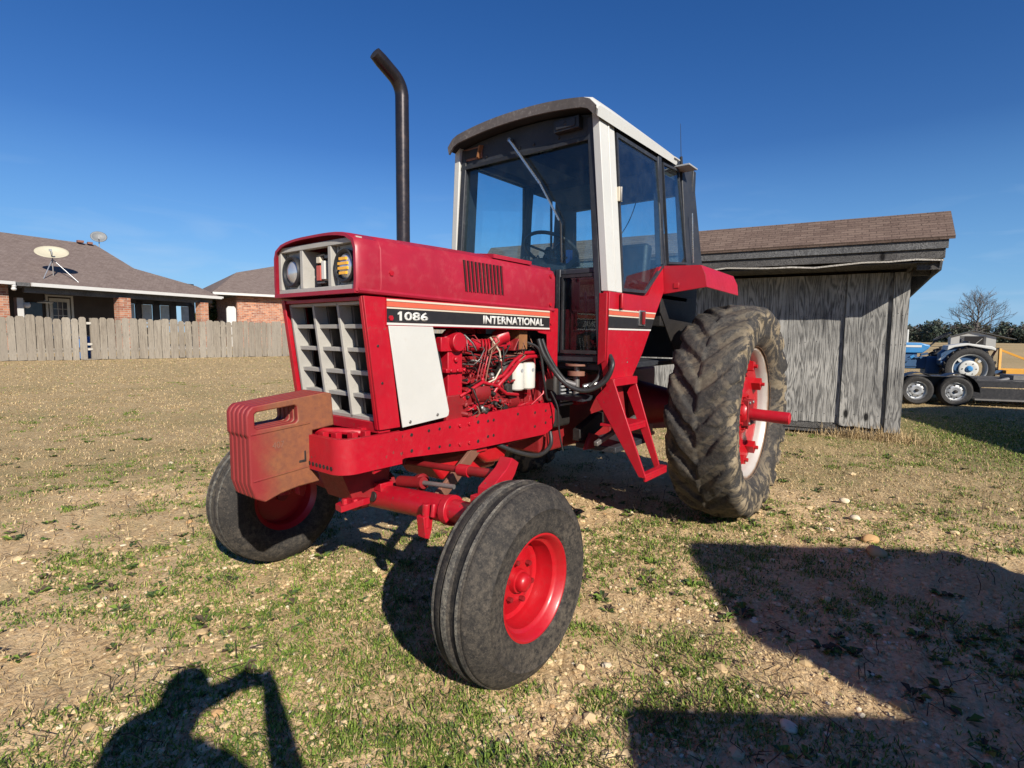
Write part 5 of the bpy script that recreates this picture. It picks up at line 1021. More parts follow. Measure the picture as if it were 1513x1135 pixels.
    mb.prism([P(.02, ov-.08, 2.39), P(.02, r[0], r[1]-.03), P(.02, -Dp, 2.1), P(.02, -Dp, 1.9), P(.02, -.02, 2.30)], u*.04, 'barn_wood_dark'); mb.prism([P(L0-.05, ov-.08, 2.39), P(L0-.05, r[0], r[1]-.03), P(L0-.05, -Dp, 2.1), P(L0-.05, -Dp, 1.9), P(L0-.05, -.02, 2.30)], -u*.04, 'barn_wood_dark')
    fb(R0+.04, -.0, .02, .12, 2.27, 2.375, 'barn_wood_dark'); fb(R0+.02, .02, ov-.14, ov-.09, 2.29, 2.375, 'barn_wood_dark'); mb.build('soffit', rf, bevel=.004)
    tag(o, 'weathered grey plank shed with brown shingle roof behind the red tractor', 'shed')
build_shed()

# ------------------------------------------------------------------ off-frame pole barn whose shadow crosses the grass beyond the shed
def build_barn():
    o = empty('pole_barn', (-6.15, 6.72, 0), math.atan2(.42, .907)); mb = MB(); hz = 3.5
    mb.box((.15, .15, 0), (6.6, 5.8, hz-.2), 'metal_siding'); mb.build('wall', o); mb = MB(); mb.box((0, 0, hz-.2), (6.8, 6.0, hz), 'galvanised'); mb.prism([(0, 0, hz), (0, 6, hz), (0, 3, hz+.9)], (6.8, 0, 0), 'galvanised'); mb.build('roof', o)
    tag(o, 'pale metal barn out of view to the right, throwing the shadow beside the shed', 'barn')
build_barn()

# ------------------------------------------------------------------ picket fence
def build_fence():
    A = Vector((.384, -25.388, 0)); B = Vector((-10.187, -23.192, 0)); d = (B-A); L = d.length; d.normalize(); n = Vector((-d.y, d.x, 0)); n = n if n.y > 0 else -n
    rg = random.Random(4); HT = 1.70
    def run(s0, s1, label, lean=None):
        o = empty('picket_fence', A+d*s0); o.location.z = tz(*(A+d*s0)[:2]); mb = MB(); s = s0
        k = 0
        while s < s1-.05:
            w = rg.uniform(.20, .30); h = HT+rg.uniform(-.05, .05)+(.05 if rg.random() < .15 else 0); g = rg.uniform(.006, .03); p = A+d*(s+w/2); z = tz(p.x, p.y)-o.location.z-.03; q = Vector((p.x, p.y, 0))-Vector((o.location.x, o.location.y, 0)); off = n*rg.uniform(0, .02)
            hw = w/2; tl = rg.uniform(-.008, .008)
            poly = [q-d*hw+Vector((0, 0, z+rg.uniform(0, .05))), q+d*hw+Vector((0, 0, z+rg.uniform(0, .05))), q+d*(hw+tl)+Vector((0, 0, z+h-.06)), q+d*(hw-.05)+Vector((0, 0, z+h)), q-d*(hw-.05)+Vector((0, 0, z+h)), q-d*(hw-tl)+Vector((0, 0, z+h-.06))]
            mb.prism([v+off for v in poly], n*.02, 'fence_wood'); s += w+g; k += 1
        mb.build('board_panel', o); mb = MB()
        for zz in (.35, 1.0, 1.45): a = A+d*s0-n*.04; b = A+d*s1-n*.04; mb.bar(a-o.location+Vector((0, 0, tz(a.x, a.y)+zz)), b-o.location+Vector((0, 0, tz(b.x, b.y)+zz)), .04, .09, 'fence_wood')
        mb.build('rail', o); s = s0
        while s < s1: mb = MB(); p = A+d*s-n*.11-o.location; mb.box((p.x-.05, p.y-.05, -.1), (p.x+.05, p.y+.05, 1.68), 'fence_wood'); mb.build('post', o); s += 2.4
        tag(o, label, 'fence', 'grey picket fence along the lawn')
    run(-9.0, 2.46, 'grey board fence left of the gap, in front of the covered porch'); run(2.80, 20.0, 'grey board fence running right from the gap to behind the tractor')
    o = empty('fence_rail_gap', A+d*2.44); o.location.z = tz(*(A+d*2.4)[:2]); mb = MB()
    for zz in (.42, .62, 1.47): mb = MB(); mb.bar(n*-.04+Vector((0, 0, zz)), d*.40-n*.04+Vector((0, 0, zz)), .04, .09, 'pale_wood'); mb.build('rail', o)
    mb = MB(); mb.bar(Vector((0, 0, .02))+n*.5, d*.5+n*.3+Vector((0, 0, .04)), .2, .03, 'fence_wood'); mb.build('fallen_board', o); tag(o, 'bare rails showing in the gap where fence boards are missing', 'rails')
    p = A+d*2.62-n*1.2; o = empty('plastic_barrel', (p.x, p.y, tz(p.x, p.y))); mb = MB(); mb.lathe([(0, 0), (.27, 0), (.29, .05), (.28, .3), (.29, .45), (.28, .6), (.29, .85), (.25, .92), (0, .92)], (0, 0, 0), (0, 0, 1), 'plastic_blue', 24); mb.build('drum', o); mb = MB(); mb.lathe([(0, .02), (.26, .02), (.27, 0)], (0, 0, .92), (0, 0, 1), 'white_old', 20); mb.build('lid', o); tag(o, 'blue plastic barrel seen through the gap in the fence', 'barrel')
build_fence()

# ------------------------------------------------------------------ brick houses beyond the fence
def frame_fn(E0, e, q): return lambda s, d, z: e*s+q*d+Vector((0, 0, z))
def build_houses():
    E0 = Vector((-1.92, -30.4, 0)); e = Vector((-.98, -.21, 0)).normalized(); q = Vector((.21, -.98, 0)).normalized(); P = frame_fn(E0, e, q); G = .50; ZE = 3.585
    o = empty('brick_house', E0)
    def slab(mb, s0, s1, d0, d1, z0, z1, m): mb.prism([P(s0, d0, z0), P(s1, d0, z0), P(s1, d0, z1), P(s0, d0, z1)], q*(d1-d0), m)
    rz = lambda d: ZE+.444*d
    mb = MB(); front = [(-13, 0), (9.0, 0), (8.45, 1.42), (6.06, 3.41), (5.15, 4.55), (5.86, 6.91), (-13, 6.91)]
    pts = [P(s, d, rz(d)) for s, d in front]; mb.prism(pts, (0, 0, -.12), 'shingle_house'); sl = (P(0, 6.9, rz(6.9))-P(0, 0, ZE)).normalized(); rf = mb.build('roof', o, uv=((0, 0, 0), e, sl))
    mb = MB(); D2 = 13.8; back = [(9.0, D2), (-13, D2)]
    mb.add([P(5.86, 6.91, rz(6.91)-.01), P(-13, 6.91, rz(6.91)-.01), P(-13, D2, ZE), P(9, D2, ZE)], [(0, 1, 2, 3)], 'shingle_house', False)
    side = [(9.0, 0, ZE), (8.45, 1.42, rz(1.42)), (6.06, 3.41, rz(3.41)), (5.15, 4.55, rz(4.55)), (5.86, 6.91, rz(6.91)), (9, D2, ZE)]
    mb.add([P(a, b, c-.01) for a, b, c in side], [(0, 1, 2), (0, 2, 5), (2, 4, 5), (2, 3, 4)], 'shingle_house', False); mb.build('rear_roof_slope', rf, uv=((0, 0, 0), q, (0, 0, 1)))
    mb = MB(); slab(mb, -.35, 9.0, -.14, -.01, ZE-.15, ZE+.01, 'gutter_white'); slab(mb, -13, -.95, -.14, -.01, ZE-.13, ZE+.01, 'gutter_white'); slab(mb, 9.0, 9.1, -.14, 2.0, ZE-.1, ZE, 'gutter_white'); mb.build('gutter', rf)
    mb = MB(); slab(mb, -.9, -.4, -.05, 0, ZE-.16, ZE, 'trim_wood'); slab(mb, -.45, 8.7, .35, .55, ZE-.42, ZE-.02, 'trim_wood'); slab(mb, -13, 8.9, .0, 3.2, ZE-.06, ZE-.04, 'trim_wood'); mb.build('porch_beam', o)
    # brick: left room up front, porch back wall, columns
    mb = MB(); slab(mb, -13, -1.0, .5, .75, G, ZE-.05, 'brick'); mb.build('wall', o, uv=((0, 0, 0), e, (0, 0, 1)))
    mb = MB(); mb.prism([P(-1.0, .5, G), P(-1.0, 3.3, G), P(-1.0, 3.3, ZE), P(-1.0, .5, ZE)], e*.02, 'brick'); mb.build('porch_side_wall', o, uv=((0, 0, 0), q, (0, 0, 1)))
    # porch back wall solid up to s=5.3 and open screened porch beyond with piers
    mb = MB(); slab(mb, -1.0, 5.3, 3.3, 3.5, G, ZE+1, 'siding_porch_shade'); slab(mb, 5.3, 9.3, 6.3, 6.5, G, 1.7, 'brick')  # porch shade is put into the dark colour of the back wall
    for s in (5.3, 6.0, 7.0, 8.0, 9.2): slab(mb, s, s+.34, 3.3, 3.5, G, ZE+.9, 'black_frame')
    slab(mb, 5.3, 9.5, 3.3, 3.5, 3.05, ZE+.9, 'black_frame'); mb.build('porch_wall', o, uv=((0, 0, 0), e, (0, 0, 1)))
    for s0, s1 in ((3.42, 3.98), (7.85, 8.33)): mb = MB(); slab(mb, s0, s1, .2, .7, G, ZE-.40, 'brick'); mb.build('column', o, uv=((0, 0, 0), (e+q).normalized(), (0, 0, 1)))
    for s0, s1 in ((5.48, 5.85), (6.30, 6.84), (7.38, 7.86), (8.66, 9.1)):
        mb = MB(); slab(mb, s0, s1, 3.26, 3.29, 2.0, 3.0, 'window_daylight'); slab(mb, s0-.03, s0, 3.24, 3.29, 1.98, 3.03, 'white_old'); slab(mb, s0-.03, s1, 3.24, 3.29, 3.0, 3.03, 'white_old'); mb.build('window', o)
    mb = MB(); slab(mb, 1.72, 2.62, 3.24, 3.29, 1.0, 3.12, 'white_old'); slab(mb, 1.56, 1.66, 3.22, 3.29, 1.0, 3.2, 'white_old'); slab(mb, 2.68, 2.78, 3.22, 3.29, 1.0, 3.2, 'white_old'); slab(mb, 1.56, 2.78, 3.22, 3.29, 3.2, 3.28, 'white_old'); dr = mb.build('door', o)
    mb = MB(); slab(mb, 1.86, 2.48, 3.215, 3.235, 1.9, 2.92, 'window_dark')
    for k in (1, 2): slab(mb, 1.86+.207*k-.012, 1.86+.207*k+.012, 3.205, 3.214, 1.9, 2.92, 'white_old')
    for z in (2.22, 2.56): slab(mb, 1.86, 2.48, 3.207, 3.2135, z, z+.02, 'white_old')
    mb.build('pane', dr)
    mb = MB(); slab(mb, .70, 1.40, 3.24, 3.28, 1.7, 2.85, 'window_dark'); slab(mb, .62, .68, 3.22, 3.28, 1.6, 2.95, 'grey_panel'); mb.build('window', o)
    mb = MB(); mb.lathe([(0, .10), (.03, .10), (.05, .05), (.30, .0), (.33, -.04), (.25, -.06), (0, -.06)], P(1.1, 2.2, 2.86), (0, 0, 1), 'gutter_white', 20); mb.tube([P(1.1, 2.2, 2.9), P(1.1, 2.2, 3.5)], .015, 'grey_steel', 6); mb.build('porch_lamp', o)
    mb = MB(); slab(mb, -.42, -.18, 1.2, 1.5, G, 2.95, 'gutter_white'); slab(mb, -.18, .06, 1.2, 1.35, 2.55, 2.75, 'gutter_white'); mb.ell(P(-.05, 1.2, 2.62), (.14, .14, .14), 'gutter_white'); mb.build('porch_post', o)
    mb = MB(); mb.ell(P(-.98, -.05, 3.40), (.09, .09, .08), 'gutter_white'); mb.ell(P(-1.0, -.08, 3.27), (.10, .10, .08), 'gutter_white'); mb.build('flood_light', o)
    mb = MB(); slab(mb, -13, 9.5, .0, 13, .2, G+.02, 'concrete'); mb.build('foundation', o)
    mb = MB(); mb.box(tuple(P(4.9, 6.6, 6.62)-Vector((.15, .15, 0))), tuple(P(4.9, 6.6, 6.74)+Vector((.15, .15, 0))), 'brown_steel'); mb.box(tuple(P(5.4, 6.6, 6.6)-Vector((.12, .12, 0))), tuple(P(5.4, 6.6, 6.72)+Vector((.12, .12, 0))), 'brown_steel'); mb.build('roof_vent', rf)
    tag(o, 'long brick house with brown roof, white gutter and dark covered porch behind the left fence', 'house', 'brick houses beyond the fence')
    # satellite dishes on the roof
    def dish(name, s, d, rx, rzz, mat, lab, up_h, tilt, legs):
        z0 = rz(d); b = P(s, d, z0)+E0; t = empty(name, b); c = Vector((0, 0, up_h)); n = Vector((.25, .86, tilt)).normalized(); x = n.cross(Vector((0, 0, 1))).normalized(); y = x.cross(n)
        mb = MB(); N = 28; V = [c]; F = []; K = 5
        for k in range(1, K+1):
            for a in range(N): an = 2*math.pi*a/N; r = k/K; V.append(c+(x*math.cos(an)*rx+y*math.sin(an)*rzz)*r+n*(.16*rx*r*r))
        for a in range(N): F.append((0, 1+a, 1+(a+1) % N))
        for k in range(K-1):
            for a in range(N): F.append((1+k*N+a, 1+(k+1)*N+a, 1+(k+1)*N+(a+1) % N, 1+k*N+(a+1) % N))
        mb.add(V, F, mat); di = mb.build('reflector', t, recalc=False, angle=60); sm = di.modifiers.new('s', 'SOLIDIFY'); sm.thickness = .02
        mb = MB(); mb.tube([c-y*rzz*.8+n*.1, c-y*rzz*.9+n*.55, ], .014, 'grey_steel', 6); mb.box(tuple(c-y*rzz*.9+n*.55-Vector((.05, .05, .04))), tuple(c-y*rzz*.9+n*.55+Vector((.05, .05, .06))), 'grey_panel'); mb.tube([c+y*rzz*.2+n*.05, c-y*rzz*.75+n*.12], .02, 'grey_panel', 6); mb.build('feed_arm', t)
        mb = MB(); mb.tube([(0, 0, -.05), c-n*.03], .025, 'grey_steel', 8)
        if legs:
            for lx, ly in ((-.62, .5), (.75, .62)): p = e*lx-q*ly; mb.tube([c*.75, Vector((p.x, p.y, -.444*ly+.0))], .022, 'galvanised', 8)
        mb.build('mast', t); tag(t, lab, 'satellite dish', 'satellite dishes on the roof')
    dish('satellite_dish', 1.05, 1.15, .66, .40, 'dish_beige', 'large oval beige satellite dish on a tripod low on the brown roof', 1.05, .75, True)
    dish('satellite_dish', 5.95, 6.7, .42, .34, 'dish_grey', 'small dark satellite dish on the ridge end of the brown roof', .55, .25, False)
    # second wing
    W0 = Vector((-10.93, -33.62, 0)); e2 = Vector((-.98, .21, 0)).normalized(); q2 = Vector((-.21, -.98, 0)).normalized(); P2 = frame_fn(W0, e2, q2); ZW = 3.93; w = empty('brick_house', W0); r2 = lambda d: ZW+.42*d
    mb = MB(); mb.prism([P2(s, d, r2(d)) for s, d in ((-.1, 0), (13, 0), (12, 7.8), (7.77, 7.79), (5.37, 6.18), (2.24, 4.09), (.82, 1.44))], (0, 0, -.12), 'shingle_house'); sl = (P2(0, 1, r2(1))-P2(0, 0, ZW)).normalized(); rf2 = mb.build('roof', w, uv=((0, 0, 0), e2, sl))
    mb = MB(); mb.add([P2(-.1, 0, ZW-.01), P2(.82, 1.44, r2(1.44)-.01), P2(2.24, 4.09, r2(4.09)-.01), P2(5.37, 6.18, r2(6.18)-.01), P2(7.77, 7.79, r2(7.79)-.01), P2(5, 14, ZW), P2(-.1, 14, ZW)], [(0, 1, 2), (0, 2, 6), (2, 3, 6), (3, 4, 5), (3, 5, 6)], 'shingle_house', False); mb.add([P2(12, 7.8, r2(7.8)-.01), P2(7.77, 7.79, r2(7.79)-.01), P2(5, 14, ZW), P2(13, 14, ZW), P2(13, 0, ZW)], [(0, 1, 2, 3), (0, 3, 4)], 'shingle_house', False); mb.build('rear_roof_slope', rf2, uv=((0, 0, 0), q2, (0, 0, 1)))
    mb = MB(); mb.prism([P2(-.1, -.14, ZW-.14), P2(13, -.14, ZW-.14), P2(13, -.14, ZW+.01), P2(-.1, -.14, ZW+.01)], q2*.13, 'gutter_white'); mb.build('gutter', rf2)
    mb = MB(); mb.prism([P2(1.45, .5, .5), P2(13, .5, .5), P2(13, .5, ZW-.03), P2(1.45, .5, ZW-.03)], q2*.2, 'brick'); mb.build('wall', w, uv=((0, 0, 0), e2, (0, 0, 1)))
    mb = MB(); mb.prism([P2(1.40, .5, .5), P2(1.40, 12, .5), P2(1.40, 12, ZW), P2(1.40, .5, ZW)], e2*.04, 'brick'); mb.prism([P2(.0, .3, ZW-.16), P2(1.4, .3, ZW-.16), P2(1.4, 6, ZW-.16), P2(.0, 6, ZW-.16)], (0, 0, .06), 'trim_wood'); mb.build('side_wall', w, uv=((0, 0, 0), q2, (0, 0, 1)))
    mb = MB(); mb.prism([P2(.75, .35, .5), P2(1.30, .35, .5), P2(1.30, .35, 2.95), P2(1.20, .35, 3.10), P2(.85, .35, 3.10), P2(.75, .35, 2.95)], q2*.2, 'gutter_white'); mb.build('door_surround', w, bevel=.02)
    tag(w, 'second brick house with hipped roof and sunlit brick wall just left of the tractor nose', 'house', 'brick houses beyond the fence')
build_houses()

# ------------------------------------------------------------------ trees
def leaf_crown(name, parent, blobs, leaf, n, mats, seed=0, squash=1.0):
    rg = np.random.default_rng(seed); B = np.array(blobs, float); w = B[:, 3]**2; idx = rg.choice(len(B), n, p=w/w.sum()); d = rg.normal(size=(n, 3)); d /= np.linalg.norm(d, axis=1, keepdims=True); r = (.55+.5*rg.random(n))[:, None]
    c = B[idx, :3]+d*r*B[idx, 3:4]*np.array([1, 1, squash]); a = rg.normal(size=(n, 3)); a /= np.linalg.norm(a, axis=1, keepdims=True); b = np.cross(a, rg.normal(size=(n, 3))); b /= np.linalg.norm(b, axis=1, keepdims=True); s = leaf*(.6+.8*rg.random(n))[:, None]
    V = np.stack([c-a*s, c+b*s*.6, c+a*s, c-b*s*.6], 1).reshape(-1, 3); F = np.arange(n*4).reshape(-1, 4); tone = (vnoise(B[idx, 0]*1.7, B[idx, 2]*1.7, seed)*len(mats)).astype(int)
    mi = np.clip(np.where(rg.random(n) < .7, tone, rg.integers(0, len(mats), n)), 0, len(mats)-1); return raw_mesh(name, V, F, mats, mi, parent=parent)
def build_trees():
    # far pine wood
    V = []; rgn = np.random.default_rng(2); blobs = []
    t0 = math.atan2(fw.y, fw.x)
    for k in range(520):
        a = t0+math.radians(rgn.uniform(-62, 62)); r = rgn.uniform(250, 300); x = CAM.x+r*math.cos(a); y = CAM.y+r*math.sin(a)
        if y < -90: continue
        h = rgn.uniform(5.4, 8.6); w = rgn.uniform(1.6, 3.2); base = tz(x, y)
        for q in range(4): blobs.append((x+rgn.normal(0, 1), y+rgn.normal(0, 1), base+h*(.25+.2*q), w*(1.25-.22*q)))
    o = leaf_crown('pine_wood', None, blobs, .42, 110000, ['pine0', 'pine0', 'pine1', 'pine2'], 3, 1.0)
    tag(o, 'dark line of distant pine woods along the horizon', 'woods', kind='stuff')
    # bare tree
    bx, by = CAM.x-171.3, CAM.y+6.0; T = empty('bare_tree', (bx, by, 0)); mb = MB(); rg = random.Random(21); crown = MB()
    def grow(p, d, l, r, dep, m):
        n = 3; pts = [p]; dd = d.copy()
        for k in range(n): dd = (dd+Vector((rg.uniform(-1, 1), rg.uniform(-1, 1), rg.uniform(-.3, .5)))*.13).normalized(); pts.append(pts[-1]+dd*l/n)
        m.tube(pts, [r*(1-.3*k/n) for k in range(n+1)], 'bark', 5 if dep < 3 else 3, False)
        if dep >= 6: return
        for k in range((5, 3, 3, 3, 3, 2, 2, 2)[dep]):
            ax = Vector((rg.uniform(-1, 1), rg.uniform(-1, 1), rg.uniform(-.3, .75))).normalized(); nd = (dd*.85+ax*.58).normalized(); grow(pts[rg.choice([1, 2, 3, 3]) if dep else 3], nd, l*rg.uniform(.66, .84), max(r*.60, .022), dep+1, crown)
    S = 1.0
    mb.tube([(0, 0, 0), (.05, .03, 1.8), (.0, -.1, 3.6), (.1, .05, 6.2), (0, .1, 8.2)], [.46, .38, .32, .17, .06], 'bark', 8)
    for k in range(15):
        zz = 2.6+k*.40; az = k*2.4+rg.uniform(-.3, .3); el = math.radians(12+k*4.6+rg.uniform(-6, 6)); grow(Vector((0, 0, zz)), Vector((math.cos(az)*math.cos(el), math.sin(az)*math.cos(el), math.sin(el))), 3.3-k*.09, .15-.004*k, 2, crown); mb.build('trunk', T, recalc=False); crown.build('crown', T, recalc=False)
    tag(T, 'leafless round-crowned tree standing in the far field above the white hut', 'tree')
    # green bush seen past the end of the porch, behind the house
    P = Vector((-13.5, -40.5, .5)); T = empty('leafy_tree', P); mb = MB(); mb.tube([(0, 0, 0), (.1, 0, 1.2), (0, .1, 2.2)], [.14, .11, .06], 'bark', 8); mb.build('trunk', T)
    leaf_crown('crown', T, [(rg.uniform(-1, 1), rg.uniform(-.8, .8), rg.uniform(1.2, 3.0), rg.uniform(.35, .7)) for k in range(14)], .09, 4200, ['leaf_green', 'green1', 'green3'], 5); tag(T, 'small green leafy tree seen between the end of the porch and the second house', 'tree')
build_trees()

# ------------------------------------------------------------------ far white hut
def build_hut():
    x = -119; c = Vector((x, 6.3, 0)); o = empty('white_hut', c); t = Vector((-.05, 1, 0)).normalized(); b = Vector((-1, -.05, 0)); P = lambda s, d, z: t*s+b*d+Vector((0, 0, z)); w = 3.0
    mb = MB(); mb.prism([P(-w, 0, -.3), P(w, 0, -.3), P(w, 0, 1.75), (P(0, 0, 2.75)), P(-w, 0, 1.75)], b*.2, 'metal_siding'); mb.prism([P(-w, .2, -.3), P(-w, 7, -.3), P(-w, 7, 1.75), P(-w, .2, 1.75)], t*.1, 'metal_siding'); mb.prism([P(w, .2, -.3), P(w, 7, -.3), P(w, 7, 1.75), P(w, .2, 1.75)], -t*.1, 'metal_siding'); mb.build('wall', o)
    mb = MB(); mb.prism([P(-w-.2, -.4, 1.72), P(0, -.4, 2.80), P(0, -.4, 2.90), P(-w-.2, -.4, 1.82)], b*2, 'trim_wood'); mb.prism([P(w+2.5, -.4, 1.35), P(0, -.4, 2.80), P(0, -.4, 2.90), P(w+2.5, -.4, 1.45)], b*8, 'trim_wood'); mb.build('roof', o)
    mb = MB(); mb.box((.03, -1.8, .0), (.10, 1.7, 1.9), 'trim_wood'); d = mb.build('doorway', o)
    mb = MB(); mb.box((.11, -1.1, .6), (.14, 1.4, 1.85), 'black_grease'); mb.tube([(.2, .4, .6), (.2, 1.2, 1.5)], .06, 'white_old', 6); mb.build('opening', d)
    tag(o, 'small white gabled hut with a dark doorway far out in the field', 'hut')
build_hut()

# ------------------------------------------------------------------ trailer and blue tractor beyond the shed
AX = Vector((-.324, .946, 0)).normalized(); ANG = math.atan2(AX.y, AX.x)
def build_trailer():
    O = Vector((-10.43, 2.61, 0)); o = empty('trailer', O, ANG); K = 'trailer_black'      # local x runs along the trailer, local y away from the viewer... sign below
    side = 1 if Vector((-AX.y, AX.x, 0)).dot(fw) > 0 else -1; Y = lambda v: v*side
    for wx in (0, -.695):
        mb = MB(); mb.lathe([(.19, .0), (.215, -.012), (.27, -.02), (.300, 0), (.312, .03), (.314, .16), (.300, .19), (.25, .2), (.19, .19)], (wx, Y(.0), .305), (0, side, 0), 'tyre_small', 48); w = mb.build('wheel', o)
        mb = MB(); mb.lathe([(.192, .0), (.20, -.008), (.182, .01), (.176, .05), (.150, .055), (.13, .025), (.09, .012), (.06, .02), (.035, .02)], (wx, 0, .305), (0, side, 0), 'galvanised', 40)
        mb.lathe([(0, -.02), (.032, -.015), (.037, .02)], (wx, 0, .305), (0, side, 0), 'black_grease', 16)
        for k in range(8): a = k*math.pi/4+.2; mb.lathe([(0, -.003), (.017, -.003), (.017, .01)], (wx+.128*math.cos(a), Y(.022), .305+.128*math.sin(a)), (0, side, 0), 'black_grease', 10)
        mb.build('rim', w)
    mb = MB(); arc = []
    for cx, a0, a1 in ((-.695, 180, 55), (0, 125, 0)):
        for k in range(9): a = math.radians(a0+(a1-a0)*k/8); arc.append((cx+.40*math.cos(a), .30+.385*math.sin(a)))
    inn = [(x*.0+x+(.0), z-.02) for x, z in arc]
    for i in range(len(arc)-1):
        (x0, z0), (x1, z1) = arc[i], arc[i+1]; mb.prism([(x0, Y(-.05), z0), (x1, Y(-.05), z1), (x1, Y(.26), z1), (x0, Y(.26), z0)], (0, 0, .014), K)
    mb.box((-1.2, min(Y(.27), Y(.29)), .20), (.45, max(Y(.27), Y(.29)), .60), K)
    mb.build('mudguard', o); mb = MB()
    mb.box((-4.5, min(Y(.30), Y(.36)), .40), (3.6, max(Y(.30), Y(.36)), .53), K); mb.box((-4.5, min(Y(2.1), Y(2.16)), .40), (3.6, max(Y(2.1), Y(2.16)), .53), K); mb.box((.40, min(Y(.28), Y(.31)), .14), (3.6, max(Y(.28), Y(.31)), .38), K)
    mb.box((.42, min(Y(.22), Y(.29)), .12), (3.6, max(Y(.22), Y(.29)), .15), 'grey_steel')
    for k in range(14): x = -4.3+k*.6; mb.box((x, min(Y(.36), Y(2.1)), .42), (x+.06, max(Y(.36), Y(2.1)), .50), K)
    for x in (.9, 1.8): mb.tube([(x, Y(.6), .5), (x+.3, Y(.8), .56)], .04, 'grey_steel', 8)
    mb.build('frame', o); mb = MB(); mb.box((-4.5, min(Y(.37), Y(2.09)), .505), (3.55, max(Y(.37), Y(2.09)), .54), 'barn_wood_dark'); mb.build('deck', o)
    mb = MB(); mb.box((1.3, min(Y(.8), Y(1.4)), .545), (1.75, max(Y(.8), Y(1.4)), .64), 'grey_steel'); mb.build('ramp_jack', o)
    tag(o, 'black twin-axle flatbed trailer with silver wheels standing beyond the shed corner', 'trailer')
build_trailer()
def build_blue():
    O = Vector((-13.612, 2.903, .06)); o = empty('tractor', O, ANG); side = 1 if Vector((-AX.y, AX.x, 0)).dot(fw) > 0 else -1; Y = lambda v: v*side; B, Dk, Wt = 'blue_paint', 'blue_dark', 'white_paint'
    def yb(a, b): return min(Y(a), Y(b)), max(Y(a), Y(b))
    for sd in (0, 1):
        y0 = 0 if sd == 0 else 1.15; mb = MB(); pr = []; N = 200
        mb.lathe([(.36, .02), (.40, -.01), (.47, -.02), (.52, .0), (.535, .03), (.535, .25), (.52, .28), (.40, .29), (.36, .26)], (0, Y(y0), .60), (0, side, 0), 'tyre_small', 80)
        for k in range(22):
            for s_ in (0, 1):
                a = 2*math.pi*(k+.5*s_)/22; c = Vector((math.cos(a)*.548, Y(y0+.075+.14*s_), .60+math.sin(a)*.548)); mb.box(tuple(c-Vector((.017, .075, .022))), tuple(c+Vector((.017, .075, .022))), 'tyre_small', Matrix.Rotation(-a, 3, 'Y') @ Matrix.Rotation((.6 if s_ else -.6)*side, 3, 'X'))
        w = mb.build('rear_wheel', o, recalc=False); mb = MB(); mb.lathe([(.36, .015), (.375, .0), (.355, .01), (.335, .05), (.335, .10), (.355, .25)], (0, Y(y0), .60), (0, side, 0), Wt, 60)
        for k in range(4): a = math.pi/4+k*math.pi/2; c = Vector((math.cos(a)*.31, Y(y0+.06), .60+math.sin(a)*.31)); mb.box(tuple(c-Vector((.06, .02, .03))), tuple(c+Vector((.06, .02, .03))), Wt, Matrix.Rotation(-a, 3, 'Y'))
        mb.build('rim', w, recalc=False); mb = MB(); mb.lathe([(0, .04), (.10, .04), (.14, .03), (.205, .05), (.215, .07), (0, .08)], (0, Y(y0), .60), (0, side, 0), Wt, 40)
        for k in range(6): a = k*math.pi/3; mb.lathe([(0, .025), (.014, .025), (.016, .04)], (.145*math.cos(a), Y(y0), .60+.145*math.sin(a)), (0, side, 0), 'black_grease', 8)
        mb.build('wheel_disc', w, recalc=False); mb = MB(); mb.lathe([(0, -.02), (.04, -.02), (.06, .0), (.08, .02), (.085, .045)], (0, Y(y0), .60), (0, side, 0), B, 10); mb.build('hub', w)
    a, b = yb(.25, .60)
    mb = MB(); mb.prism([(-.62, Y(.10), .70), (-.62, Y(.10), .98), (-.48, Y(.10), 1.12), (-.30, Y(.10), 1.20), (.30, Y(.10), 1.16), (.45, Y(.10), 1.10), (.20, Y(.10), .90), (-.2, Y(.10), .5)], (0, Y(.22), 0), Dk); mb.box((-.8, yb(.45, .85)[0], .42), (.25, yb(.45, .85)[1], .88), Dk); mb.box((-1.6, yb(.5, .8)[0], .55), (-.6, yb(.5, .8)[1], .86), Dk); mb.build('transmission', o, bevel=.03)
    mb = MB(); mb.prism([(-.50, Y(-.02), 1.19), (-.10, Y(-.02), 1.255), (.42, Y(-.02), 1.18), (.50, Y(-.02), 1.13), (.50, Y(-.02), 1.07), (.40, Y(-.02), 1.10), (-.08, Y(-.02), 1.195), (-.36, Y(-.02), 1.15), (-.52, Y(-.02), 1.06)], (0, Y(.36), 0), Wt); mb.prism([(-.66, Y(.1), .80), (-.60, Y(.1), .80), (-.46, Y(.1), 1.0), (-.50, Y(.1), 1.02)], (0, Y(.12), 0), 'grey_panel'); mb.build('fender', o, bevel=.015)
    mb = MB(); mb.prism([(-2.7, Y(.42), .97), (-.90, Y(.42), .97), (-.76, Y(.42), 1.10), (-.72, Y(.42), 1.18), (-.95, Y(.42), 1.25), (-2.7, Y(.42), 1.28)], (0, Y(.46), 0), B); h = mb.build('hood', o, bevel=.03); mb = MB(); mb.box((-1.7, yb(.41, .418)[0], 1.13), (-.93, yb(.41, .418)[1], 1.185), 'letter_white'); mb.build('stripe_decal', h)
    mb = MB(); rg = random.Random(8); mb.box((-2.3, yb(.48, .82)[0], .62), (-1.0, yb(.48, .82)[1], 1.02), Dk)
    for k in range(22): x = -1.8+rg.random()*.9; z = .68+rg.random()*.32; mb.box((x, yb(.42, .5)[0], z), (x+.04+rg.random()*.12, yb(.42, .5)[1], z+.03+rg.random()*.04), rg.choice([Dk, Dk, B]), Matrix.Rotation(rg.uniform(-.8, .8), 3, 'Y'))
    mb.build('engine', o); mb = MB(); mb.tube([(-1.25, Y(.5), 1.24), (-1.25, Y(.5), 1.60)], .035, Wt, 12); mb.build('exhaust_pipe', o)
